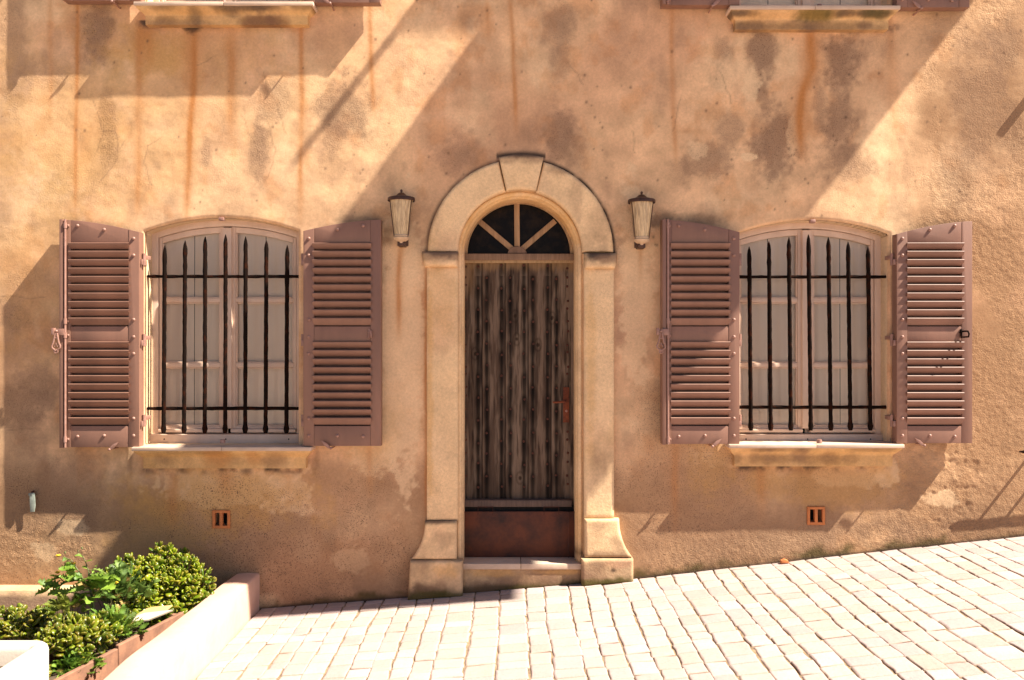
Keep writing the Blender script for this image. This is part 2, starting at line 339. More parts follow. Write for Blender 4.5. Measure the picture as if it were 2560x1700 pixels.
    C = lay(C, (1 - sst(2, 30, h + 60 * (fbm(x, z, 7, 5, 155) - .5))) * .8 * sst(.35, .6, fbm(x, z, 3, 4, 156)), MOSS * .6)
    C = lay(C, (1 - sst(0, 9, h)) * .8, SOOT)
    C = lay(C, blob(U, V, 640, 1500, 60, 16, .5, .4) * .5, PALE)
    # cracks and scratches
    for pts in [[(235, 250), (258, 325), (285, 328), (300, 390), (250, 455)], [(258, 325), (240, 380)], [(285, 328), (300, 370), (318, 352)], [(372, 360), (360, 410), (380, 460)], [(372, 362), (410, 340)], [(660, 180), (670, 230), (690, 262), (712, 330)],
                [(490, 160), (530, 145)], [(600, 290), (640, 360)], [(670, 300), (690, 380), (675, 440)], [(590, 1225), (612, 1240), (625, 1280)], [(0, 740), (110, 745)], [(20, 1075), (100, 1070)], [(1420, 150), (1460, 210)], [(1800, 180), (1830, 260)],
                [(2330, 1145), (2375, 1155)], [(1580, 330), (1585, 380)], [(1700, 250), (1685, 330)], [(2480, 320), (2500, 312)], [(130, 1340), (150, 1310), (200, 1295)], [(1280, 480), (1240, 430)], [(2380, 900), (2400, 960)]]:
        C = lay(C, line(U, V, pts, 1.4, 8, 160) * .36, DAMP * .55)
    # scattered pits
    rs = np.random.RandomState(5)
    for k in range(230):
        pu, pv = rs.uniform(0, 2560), rs.uniform(0, 620)
        if pu < 800 and rs.rand() < .6: continue
        r = rs.uniform(1.3, 3.2); s = (np.abs(U - pu) < 12) & (np.abs(V - pv) < 12)
        if s.any():
            m = np.exp(-(((U[s] - pu) ** 2 + ((V[s] - pv) * .8) ** 2) / (r * r))); C[s] = C[s] + (DAMP * .6 - C[s]) * (m * .85)[:, None]
    return C, np.clip(spk, 0, 1), np.clip(rg, 0, 1), np.clip(rough, 0, 1)
def stone_paint(U, V, marks=()):
    """marks: (cu, cv, ru, rv, strength, colour)"""
    x, z = U / 340, V / 340; n = U.shape[0]
    C = np.repeat(np.array((.82, .575, .325))[None, :], n, 0)
    C = lay(C, sst(.45, .7, fbm(x, z, 1.6, 5, 200)) * .5, PEACH)
    C = lay(C, sst(.5, .75, fbm(x, z, 2.6, 5, 204)) * .28, OCHRE * .9)
    C = C * (1 + (fbm(x, z, 9, 5, 208) - .5) * .4)[:, None]
    hh = ground_v(U) - V
    C = lay(C, (1 - sst(0, 130, hh + 190 * (fbm(x, z, 5, 5, 230) - .5))) * .8, DAMP * .8); C = lay(C, (1 - sst(0, 22, hh + 34 * (fbm(x, z, 9, 4, 233) - .5))) * .9, MOSS * .55)
    C = lay(C, sst(.6, .78, fbm(x, z, 5, 5, 212)) * .25, DAMP)
    C = lay(C, sst(.55, .75, fbm(x * 1.5, z * .6, 5, 6, 214)) * .3, DAMP * 1.2); C = lay(C, sst(.52, .7, fbm(x, z, 3.3, 5, 215)) * .35, PALE * 1.03)
    spk = sst(.5, .8, fbm(x, z, 2, 3, 216)) * .25
    for cu, cv, ru, rv, a, c in marks:
        C = lay(C, blob(U, V, cu, cv, ru, rv, .5, .45, 3.5, 220 + int(cu + cv) % 5) * a, c)
    return C, spk
#GEOM#
# ------------------------------------------------------------------ HOUSE
house = tag(empty('house'), 'old plastered townhouse with an arched door, louvred shutters and barred windows', 'house')
WIN = [(553, 544, 0, 192), (2031, 550, 0, 191), (556, 544 - 1087, 1087, 192), (2031, 550 - 1077, 1077, 191)]
SPR = 35           # rise of the segmental window arch, px
def win_sd(x, z, w):
    cu, vt, dv, hw = w; w2 = hw / PX; r = (hw ** 2 + SPR ** 2) / (2 * SPR) / PX
    zt = Z(vt); z0 = Z(1112 - dv)
    return np.maximum(np.maximum(np.abs(x - X(cu)) - w2, z0 - z), np.hypot(x - X(cu), z - (zt - r)) - r)
def door_sd(x, z):
    w = 158 / PX
    return np.where(z > Z(630), np.hypot(x - X(1299), z - Z(630)) - w, np.abs(x - X(1299)) - w)
def vent_sd(x, z, cu, cv): return np.maximum(np.abs(x - X(cu)) - 18 / PX, np.abs(z - Z(cv)) - 19 / PX)
def build_wall():
    h = .0088
    xs = np.concatenate([np.arange(-8, -3.85, .15), np.arange(-3.85, 3.85, h), np.arange(3.85, 8.01, .15)])
    zs = np.concatenate([np.arange(-.75, -.42, .06), np.arange(-.42, 4.30, h), np.arange(4.30, 7.6, .03)])
    nx, nz = len(xs), len(zs)
    gx, gz = np.meshgrid(xs, zs, indexing='ij'); gx = gx.ravel().copy(); gz = gz.ravel().copy()
    fn = [lambda a, b, w=w: win_sd(a, b, w) for w in WIN] + [door_sd, lambda a, b: vent_sd(a, b, 553, 1298), lambda a, b: vent_sd(a, b, 2040, 1289)]
    def sd(a, b):
        r = fn[0](a, b)
        for f in fn[1:]: r = np.minimum(r, f(a, b))
        return r
    s = sd(gx, gz); idx = np.arange(nx * nz).reshape(nx, nz)
    q = np.stack([idx[:-1, :-1], idx[1:, :-1], idx[1:, 1:], idx[:-1, 1:]], -1).reshape(-1, 4)
    q = q[(s[q] > 0).any(1)]
    ins = np.where(s <= 0)[0]; ins = ins[np.isin(ins, np.unique(q))]
    for _ in range(6):
        a, b = gx[ins], gz[ins]; s0 = sd(a, b); e = 1e-4
        ga = (sd(a + e, b) - sd(a - e, b)) / (2 * e); gb = (sd(a, b + e) - sd(a, b - e)) / (2 * e); g = ga * ga + gb * gb + 1e-9
        gx[ins] -= s0 * ga / g; gz[ins] -= s0 * gb / g
    used = np.unique(q); rem = -np.ones(nx * nz, int); rem[used] = np.arange(len(used)); q = rem[q]
    gx, gz = gx[used], gz[used]; s = sd(gx, gz); U = gx * PX + 1280; V = 1450 - gz * PX
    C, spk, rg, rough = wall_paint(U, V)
    # real relief: trowel undulation everywhere, coarse grain where the render is bare
    y = (fbm(gx + gz * .4, gz, 1.1, 3, 300) - .5) * .010 + (fbm(gx + gz, gz * 1.6 - gx * .7, 3.2, 4, 304) - .5) * .0065 + (fbm(gx, gz, 14, 4, 308) - .5) * .0028
    big = np.clip(blob(U, V, 2330, 1180, 130, 130, .5, .4), 0, 1)
    y += (fbm(gx, gz, 46, 3, 312) - .5) * .0060 * rough + (fbm(gx, gz, 18, 3, 316) - .5) * (.0015 + .012 * big) * rough
    y += (fbm(gx, gz, 40, 2, 320) - .5) * .003 * spk
    y += .004 * rough * 0
    r = .022; k = (s < r); y[k] += (r - np.sqrt(np.maximum(r * r - (r - s[k]) ** 2, 0))) * .9
    lo = 1 - sst(10, 70, ground_v(U) - V); y -= lo * .012
    co = np.stack([gx, y, gz], 1)
    # reveals
    ed = np.sort(np.concatenate([q[:, [0, 1]], q[:, [1, 2]], q[:, [2, 3]], q[:, [3, 0]]]), axis=1)
    key = ed[:, 0] * len(gx) + ed[:, 1]; uq, fi, ct = np.unique(key, return_index=True, return_counts=True)
    be = ed[fi[ct == 1]]; be = be[(np.abs(s[be]) < 5e-4).all(1)]
    bv = np.unique(be); m = -np.ones(len(gx), int); n0 = len(gx); newc = [co]; cols = [C]; sp = [spk]; rr = [rg]; faces = [q]
    prev = np.arange(len(gx))
    for j, d in enumerate((.045, .09, .17)):
        m = -np.ones(len(gx), int); m[bv] = n0 + np.arange(len(bv)); n0 += len(bv)
        c = co[bv].copy(); c[:, 1] = d; newc.append(c)
        cc = lay(C[bv] * 0 + np.array((.84, .64, .42)) * (.92 + .2 * (fbm(c[:, 2], c[:, 1] + c[:, 0], 9, 4, 330) - .5))[:, None], np.full(len(bv), .12), OCHRE)
        cols.append(cc); sp.append(spk[bv] * 0); rr.append(rg[bv] * 0 + .3)
        pm = prev
        faces.append(np.stack([pm[be[:, 0]], pm[be[:, 1]], m[be[:, 1]], m[be[:, 0]]], 1)); prev = m
    co = np.concatenate(newc); C = np.concatenate(cols); spk = np.concatenate(sp); rg = np.concatenate(rr); F = np.concatenate(faces)
    me = D.meshes.new('wall'); me.vertices.add(len(co)); me.vertices.foreach_set('co', co.astype(np.float32).ravel())
    me.loops.add(F.size); me.loops.foreach_set('vertex_index', F.astype(np.int32).ravel())
    me.polygons.add(len(F)); me.polygons.foreach_set('loop_start', (np.arange(len(F)) * 4).astype(np.int32))
    me.update(calc_edges=True); me.polygons.foreach_set('use_smooth', [True] * len(F)); me.materials.append(M['plaster']); me.validate()
    o = D.objects.new('wall', me); COL.objects.link(o); o.parent = house
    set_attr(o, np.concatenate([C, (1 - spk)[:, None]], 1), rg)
    return o
build_wall()
b = MB()
b.box(-8, -7.85, .2, 6, -.9, 7.5); b.box(7.85, 8, .2, 6, -.9, 7.5); b.box(-7.85, 7.85, 5.85, 6, -.9, 7.5)
b.obj('rear_wall', M['dark'], house, False)
# roof; below it, unseen slabs and a rod added to throw the shade
b = MB(); b.box(-8.2, 8.2, -.02, 6.2, 7.5, 7.62); b.obj('roof', M['trough'], house, False)
b = MB()
ZK = 6.6; RE = (ZK + .10) / 4.5 + .26
b.prism([(0, 0), (1, 0), (0, 1)], 0, 1) if False else None
def slab_xy(b, pts, z0, z1):
    n = len(pts); b.add([(x, y, z0) for x, y in pts] + [(x, y, z1) for x, y in pts], [tuple(range(n))[::-1], tuple(range(n, 2 * n))] + [(i, (i + 1) % n, n + (i + 1) % n, n + i) for i in range(n)])
slab_xy(b, [(1.66, 0), (1.66 + .27 * RE, -RE), (5.22, -RE), (5.22, 0)], ZK, ZK + .1)  # unseen slab, outline shaped to fit the edges of the broad shade band
b.obj('shade_caster_slab', M['trough'], house, False)
b = MB(); re = (ZK - Z(82)) / 4.5
slab_xy(b, [(X(1000) + 3.5 * re, .0), (X(1000) + 3.5 * re, -re), (1.655 + .27 * re, -re), (1.655, 0)], ZK, ZK + .1); b.obj('shade_caster_ledge', M['slab'], house, False)  # shallower unseen slab added for the small stepped shadow near the top
b = MB(); b.tube([(1.12, .05, ZK - .03), (1.12, -.78, ZK - .03)], .028); b.obj('shade_caster_rod', M['iron'], house)  # unseen rod added for the thin slanting shadow streak
# --- panels: relief blocks on a parametric grid
def panel(name, fn, nx, nz, p, r, lx, lz, parent, mat='stone', marks=(), back=.02, chip=.0, edge=.15):
    """fn(s,t)->x,z arrays; p protrusion, r edge rounding, lx/lz rough size"""
    s1 = np.concatenate([[0], np.linspace(0, 1, nx), [1]]); t1 = np.concatenate([[0], np.linspace(0, 1, nz), [1]])
    s, t = np.meshgrid(s1, t1, indexing='ij'); x, z = fn(s, t)
    d = np.minimum(np.minimum(s, 1 - s) * lx, np.minimum(t, 1 - t) * lz)
    d = d + chip * (fbm(x, z, 14, 4, 400) - .62)
    k = np.clip(1 - d / r, 0, 1); y = -p + r * (1 - np.sqrt(np.maximum(1 - k * k, 0)))
    y += (fbm(x, z, 3, 3, 404) - .5) * .005 + (fbm(x, z, 16, 4, 408) - .5) * .0025
    n1, n2 = x.shape; ring = np.zeros_like(x, bool); ring[0] = ring[-1] = True; ring[:, 0] = ring[:, -1] = True
    y[ring] = back
    i = np.arange(n1 * n2).reshape(n1, n2); q = np.stack([i[:-1, :-1], i[1:, :-1], i[1:, 1:], i[:-1, 1:]], -1).reshape(-1, 4)
    o = raw(name, np.stack([x.ravel(), y.ravel(), z.ravel()], 1), q, M[mat], parent, True, 50)
    U = x.ravel() * PX + 1280; V = 1450 - z.ravel() * PX
    C, spk = stone_paint(U, V, marks); dd = np.minimum(np.minimum(s, 1 - s) * lx, np.minimum(t, 1 - t) * lz).ravel()
    C = lay(C, np.exp(-(dd / .006) ** 2) * edge * (.4 + 1.2 * fbm(U / 340, V / 340, 6, 4, 250)), SOOT * 2.2)
    set_attr(o, np.concatenate([C, (1 - spk)[:, None]], 1), np.full(len(U), .25))
    return o
def quad(ul, ur, vt, vb, ul2=None, ur2=None):
    """left/right edges may be functions of t (0 bottom, 1 top)"""
    def f(s, t):
        a = ul(t) if callable(ul) else ul; c = ur(t) if callable(ur) else ur
        b_ = vb(s) if callable(vb) else vb; t_ = vt(s) if callable(vt) else vt
        u = a + (c - a) * s; v = b_ + (t_ - b_) * t
        return X(u), Z(v)
    return f
surround = panel('door_surround', quad(1068, 1146, 668, 1298), 16, 120, .035, .008, .23, 1.85, house, chip=.012,
                 marks=[(1075, 1000, 8, 300, .5, OCHRE), (1100, 730, 40, 90, .25, OCHRE)], back=.03)
surround['label'] = 'door surround of pale stone with arch, keystone and flared plinths'
panel('pilaster', quad(1459, 1534, 672, 1293), 16, 120, .035, .008, .22, 1.83, surround, chip=.012, marks=[(1475, 900, 12, 200, .35, OCHRE), (1500, 1180, 30, 60, .3, DAMP)])
def cap(ua, ub, va, vb): return quad(lambda t: ua + 7 * np.clip(1 - t * 1.3, 0, 1) ** 2, ub, va, vb)
panel('impost', cap(1057, 1146, 630, 669), 22, 14, .075, .03, .26, .115, surround, chip=.006, marks=[(1100, 632, 60, 16, .95, SOOT * 1.5), (1090, 640, 50, 14, .6, DAMP)])
panel('impost', quad(1459, lambda t: 1541 - 5 * np.clip(1 - t * 1.3, 0, 1) ** 2, 634, 673), 22, 14, .075, .03, .24, .115, surround, chip=.006, marks=[(1500, 637, 60, 16, .95, SOOT * 1.5), (1520, 648, 30, 12, .7, DAMP)])
fl = lambda t: np.where(t > 1, 0, (1 - t) ** 2.2)
panel('plinth_block', quad(lambda t: 1064 - 34 * fl(t), 1143, 1299, 1394), 24, 28, .06, .012, .27, .28, surround, chip=.014, marks=[(1090, 1300, 60, 8, .8, DAMP * .6), (1110, 1340, 30, 20, .3, DAMP)])
panel('plinth_block', quad(1460, lambda t: 1546 + 32 * fl(t), 1294, 1389), 24, 28, .06, .012, .27, .28, surround, chip=.014, marks=[(1500, 1385, 50, 10, .5, DAMP * .6), (1490, 1310, 30, 14, .3, DAMP)])
gl = lambda ua, ub: (lambda s: ground_v(ua + (ub - ua) * s) + 3)
panel('base_block', quad(lambda t: 1022 + 6 * t, 1158, 1396, gl(1022, 1158)), 34, 26, .085, .014, .4, .27, surround, chip=.014, marks=[(1055, 1480, 30, 26, .8, DAMP * .6), (1100, 1485, 80, 14, .8, MOSS), (1050, 1410, 40, 30, .4, DAMP), (1110, 1420, 30, 20, .5, OCHRE)])
panel('base_block', quad(1452, 1580, 1391, gl(1452, 1580)), 34, 20, .085, .014, .37, .18, surround, chip=.014, marks=[(1500, 1452, 100, 12, .9, MOSS), (1545, 1400, 30, 10, .4, (.45, .22, .14)), (1480, 1420, 30, 20, .4, DAMP), (1530, 1418, 8, 6, .8, SOOT)])
panel('step_riser', quad(1158, 1452, 1421, gl(1158, 1452)), 70, 14, .010, .006, .86, .15, surround, chip=.01, marks=[(1300, 1440, 90, 30, .6, DAMP), (1300, 1475, 200, 12, .9, MOSS * .7), (1200, 1470, 60, 20, .6, DAMP * .7), (1230, 1430, 60, 10, .5, OCHRE), (1400, 1428, 60, 8, .5, OCHRE)])
def arc(a0, a1, r0, r1, cu=1301, cv=631):
    def f(s, t):
        a = np.radians(a0 + (a1 - a0) * s); r = r0 + (r1 - r0) * t
        return X(cu + r * np.cos(a)), Z(cv - r * np.sin(a))
    return f
sootarc = [(1165, 430, 20, 20, .3, DAMP), (1400, 420, 40, 16, .5, DAMP), (1500, 560, 26, 40, .3, DAMP)]
panel('arch_stone', arc(180, 103.5, 155, 231), 90, 18, .04, .012, 1.0, .22, surround, chip=.010, marks=sootarc)
panel('arch_stone', arc(0, 75.5, 153, 231), 90, 18, .04, .012, 1.0, .22, surround, chip=.010, marks=sootarc)
def key(s, t):
    ub = 1266 + (1340 - 1266) * s; ut = 1248 + (1358 - 1248) * s
    vb = 480 - 3.0 * (1 - (2 * s - 1) ** 2); vt = 397 - 8.0 * (1 - (2 * s - 1) ** 2)
    return X(ub + (ut - ub) * t), Z(vb + (vt - vb) * t)
panel('keystone', key, 24, 22, .062, .010, .27, .26, surround, chip=.010, marks=[(1300, 389, 90, 10, .95, SOOT), (1270, 400, 30, 12, .5, DAMP), (1345, 400, 30, 12, .6, DAMP)])
# inner moulding and reveal of the doorway, swept round the opening
def sweep(name, path, nrm, prof, mat, parent, marks=(), paint=True, ycorr=True):
    n = len(path); m = len(prof); co = []
    for (px_, pz), (nx_, nz_) in zip(path, nrm):
        for off, y in prof: co.append((px_ + nx_ * off, y, pz + nz_ * off))
    f = [(i * m + j, (i + 1) * m + j, (i + 1) * m + j + 1, i * m + j + 1) for i in range(n - 1) for j in range(m - 1)]
    o = raw(name, co, f, M[mat], parent, True, 40)
    if paint:
        c = np.array(co); C, spk = stone_paint(c[:, 0] * PX + 1280 + c[:, 1] * 200, 1450 - c[:, 2] * PX, marks)
        set_attr(o, np.concatenate([C, (1 - spk)[:, None]], 1), np.full(len(c), .2))
    return o
R0 = 141 / PX; CX0, CZ0 = X(1299), Z(635); zb = Z(1409)
path = [(CX0 - R0, zb + (CZ0 - zb) * i / 60) for i in range(60)] + [(CX0 + R0 * math.cos(math.pi * (1 - i / 64)), CZ0 + R0 * math.sin(math.pi * (1 - i / 64))) for i in range(65)] + [(CX0 + R0, CZ0 - (CZ0 - zb) * i / 60) for i in range(1, 61)]
nrm = [(-1, 0)] * 60 + [(math.cos(math.pi * (1 - i / 64)), math.sin(math.pi * (1 - i / 64))) for i in range(65)] + [(1, 0)] * 60
sweep('jamb_moulding', path, nrm, [(0, .33), (0, .2), (0, .12), (0, .055), (.003, .046), (.010, .040), (.012, .030), (.014, .018), (.020, .010), (.030, .006), (.040, .008), (.044, .016), (.055, .02)], 'stone', surround,
      marks=[(1300, 520, 200, 40, .5, OCHRE), (1165, 560, 30, 60, .5, OCHRE), (1440, 560, 30, 60, .5, OCHRE), (1450, 1380, 20, 12, .8, SOOT), (1440, 1300, 20, 100, .4, OCHRE)])
b = MB(); zt = .125
b.box(X(1151), X(1302) - .0015, -.022, .34, zt - .042, zt, .004); b.box(X(1302) + .0015, X(1453), -.022, .34, zt - .042, zt, .004)
b.obj('threshold', M['slab'], surround)
# --- door
YD = .25; kD = (DC + YD) / DC
def PD(u, v, y=YD): q = PT(u, v, y); return q[0], q[2]
def door():
    x0, zt_ = PD(1157, 657); x1, zb_ = PD(1440, 1400)
    gaps = [PD(u, 0)[0] for u in (1205, 1263, 1320, 1378)]
    nx, nz = 200, 420; xs = np.linspace(x0, x1, nx); zs = np.linspace(zb_, zt_, nz)
    x, z = np.meshgrid(xs, zs, indexing='ij'); x = x.ravel(); z = z.ravel()
    u = 1280 + x / kD * PX; v = 850 - (z - ZC) / kD * PX
    pid = sum((u > g).astype(int) for g in (1205, 1263, 1320, 1378))
    grain = fbm(x * 1 + pid * 3.7, z * .05, 85, 4, 500); g2 = fbm(x + pid * 1.3, z * .12, 26, 4, 504)
    C = np.repeat(np.array((.15, .105, .078))[None], len(x), 0)
    C = lay(C, sst(.38, .6, g2) * .85, (.36, .27, .20)); C = lay(C, sst(.55, .75, grain) * .7, (.020, .013, .010)); C = lay(C, (pid % 2) * .25, (.16, .10, .07))
    top = 1 - sst(664, 684, v + 22 * (fbm(x, z * .1, 60, 3, 508) - .5)); C = lay(C, top * .85, (.42, .27, .14))
    lf = (1 - sst(1176, 1196, u)) * (1 - sst(690, 760, v)); C = lay(C, lf * .6, (.38, .24, .12))
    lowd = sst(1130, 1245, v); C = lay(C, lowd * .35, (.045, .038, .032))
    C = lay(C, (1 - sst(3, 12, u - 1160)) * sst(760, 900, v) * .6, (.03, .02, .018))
    nails = []
    for k, uc in enumerate((1164, 1195, 1217, 1254, 1276, 1310, 1332, 1369, 1391, 1419)):
        edge = k in (0, 9); st = (k in (2, 4, 6, 8))
        vv = []; a = 665 if not st else 695
        while a < 1240:
            vv.append(a)
            if edge: vv.append(a + 20)
            a += 55
        if edge: vv = [q + 30 for q in vv if q + 30 < 1240] + ([668] if True else [])
        if k == 9: vv = [q for q in vv if not 955 < q < 1065]
        for q in vv:
            nails.append((uc + rnd.uniform(-1.5, 1.5), q + rnd.uniform(-3, 3)))
            if not edge:
                s = (np.abs(u - uc) < 16) & (v > q - 22) & (v < q + 75); dv = v[s] - q; w = 3.6 + 3.2 * np.exp(-((dv - 10) / 20) ** 2)
                m = np.exp(-((u[s] - uc) / w) ** 2) * np.where(dv < 0, np.exp(-(dv / 9) ** 2), np.exp(-(dv / 38) ** 2)) * rnd.uniform(.65, 1)
                C[s] = C[s] + (np.array((.004, .003, .0025)) - C[s]) * np.clip(m, 0, 1)[:, None]
        if not edge:
            m = np.exp(-((u - uc) / (5 + 5 * (fbm(x * 0 + k, z, 4, 3, 512) - .5))) ** 2) * (.45 + .4 * fbm(x * 0 + k, z, 2, 2, 514)) * (v > 690); C = lay(C, m * 1.0, (.008, .006, .005))
    for ku, kv in ((1292, 848), (1188, 884), (1345, 862), (1288, 790), (1380, 795), (1300, 1195)):
        C = lay(C, blob(u, v, ku, kv, 4, 5, .3, .2) * .8, (.03, .02, .012)); C = lay(C, np.exp(-((np.hypot(u - ku, (v - kv) * .6) - 9) / 2) ** 2) * .4, (.03, .02, .012))
    gd = np.min([np.abs(u - g) for g in (1205, 1263, 1320, 1378)], axis=0)
    C = lay(C, np.exp(-(gd / 1.1) ** 2), (.006, .004, .003))
    y = YD + .010 * np.exp(-(gd / 1.6) ** 2) + (grain - .5) * -.004 + (g2 - .5) * .003
    i = np.arange(nx * nz).reshape(nx, nz); q = np.stack([i[:-1, :-1], i[1:, :-1], i[1:, 1:], i[:-1, 1:]], -1).reshape(-1, 4)
    C = C * np.array((.60, .575, .55))[None]
    o = raw('door', np.stack([x, y, z], 1), q, M['wood'], house); set_attr(o, np.concatenate([C, np.ones((len(x), 1))], 1), np.full(len(x), .3))
    o['label'] = 'weathered grey-brown plank door studded with rusty nails'
    rest = MB()
    for i, (uc, q) in enumerate(nails):
        a, c = PD(uc, q); b = MB() if i < 100 else rest; b.dome(a, YD + .001, c, .0105, .007, 8)
        if i < 100: b.obj('nail', M['rust'], o)
    if rest.v: tag(rest.obj('nail', M['rust'], o), kind='stuff')
    def stick(name, pts, y0, y1, par=o, col=(.30, .20, .125), bev=.004):
        b = MB(); b.prism(pts, y0, y1, bev); s = b.obj(name, M['wood'], par)
        c = coords(s); C = np.repeat(np.array(col)[None], len(c), 0) * (1 + .5 * (fbm(c[:, 0], c[:, 2], 30, 3, 520) - .5))[:, None]
        set_attr(s, np.concatenate([C, np.ones((len(c), 1))], 1), np.full(len(c), .2)); return s
    bx = lambda u0, u1, v0, v1, y=YD: [PD(u0, v1, y), PD(u1, v1, y), PD(u1, v0, y), PD(u0, v0, y)]
    stick('transom', bx(1152, 1444, 634, 650, .2), .2, .3, col=(.27, .17, .11)); stick('transom_moulding', bx(1152, 1444, 648, 657, .225), .225, .3, col=(.42, .28, .15))
    stick('drip_rail', bx(1150, 1430, 1250, 1268, .19), .19, .26, col=(.12, .085, .07), bev=.012); stick('bottom_rail', bx(1150, 1440, 1264, 1400, .225), .225, .27, col=(.03, .025, .022))
    for e in (1,):
        b = MB(); b.prism(bx(1408, 1423, 968, 1056, .235), .237, .25, .002)
        pl = b.obj('lock_plate', M['redrust'], o)
        b = MB(); (a, c) = PD(1412, 1003); b.tube([(a, .24, c), (a, .19, c), (a - .02, .185, c), (a - .095, .188, c - .004)], [.011, .010, .009, .007], 10)
        b.obj('handle', M['redrust'], o)
        b = MB(); (a, c) = PD(1416, 1027); b.dome(a, .237, c, .010, .004); b.obj('keyhole', M['shutter_metal'], o)
    # fanlight
    f = raw('fanlight', [(PD(1140, 640)[0], .262, PD(1140, 645)[1]), (PD(1460, 640)[0], .262, PD(0, 645)[1]), (PD(1460, 0)[0], .262, PD(0, 480)[1]), (PD(1140, 0)[0], .262, PD(0, 480)[1])], [(0, 1, 2, 3)], M['fanglass'], house, False)
    cx, cz = PD(1297, 634)
    def ring(r0, r1, y0, y1, name):
        n = 48; pts = [(cx + r1 * math.cos(math.pi * i / n), cz + r1 * .97 * math.sin(math.pi * i / n)) for i in range(n + 1)] + [(cx + r0 * math.cos(math.pi * i / n), cz + r0 * .97 * math.sin(math.pi * i / n)) for i in range(n, -1, -1)]
        return pts
    rr = 150 / PX; stick('fanlight_frame', ring(128 / PX * kD, rr * kD, 0, 0, ''), .235, .258, f, (.40, .26, .14), .003)
    cu, cv = 1293, 633
    for tu, tv in ((1197, 552), (1292, 508), (1388, 552)):
        a = np.array(PD(cu, cv)); t = np.array(PD(tu, tv)); d = t - a; d /= np.linalg.norm(d); p_ = np.array((-d[1], d[0])) * .0205
        stick('glazing_bar', [tuple(a - p_), tuple(a + p_), tuple(t + p_), tuple(t - p_)], .243, .258, f, (.36, .23, .13), .003)
    n = 20; a = PD(cu, 635); stick('hub', [(a[0] + .073 * math.cos(math.pi * i / n), a[1] + .057 * math.sin(math.pi * i / n)) for i in range(n + 1)], .225, .258, f, (.24, .15, .10), .006)
door()
b = MB(); b.box(X(1130), X(1470), .345, .36, -.2, Z(470)); b.obj('dark_door_backing', M['dark'], house, False)  # black sheet standing in for the darkness behind the door
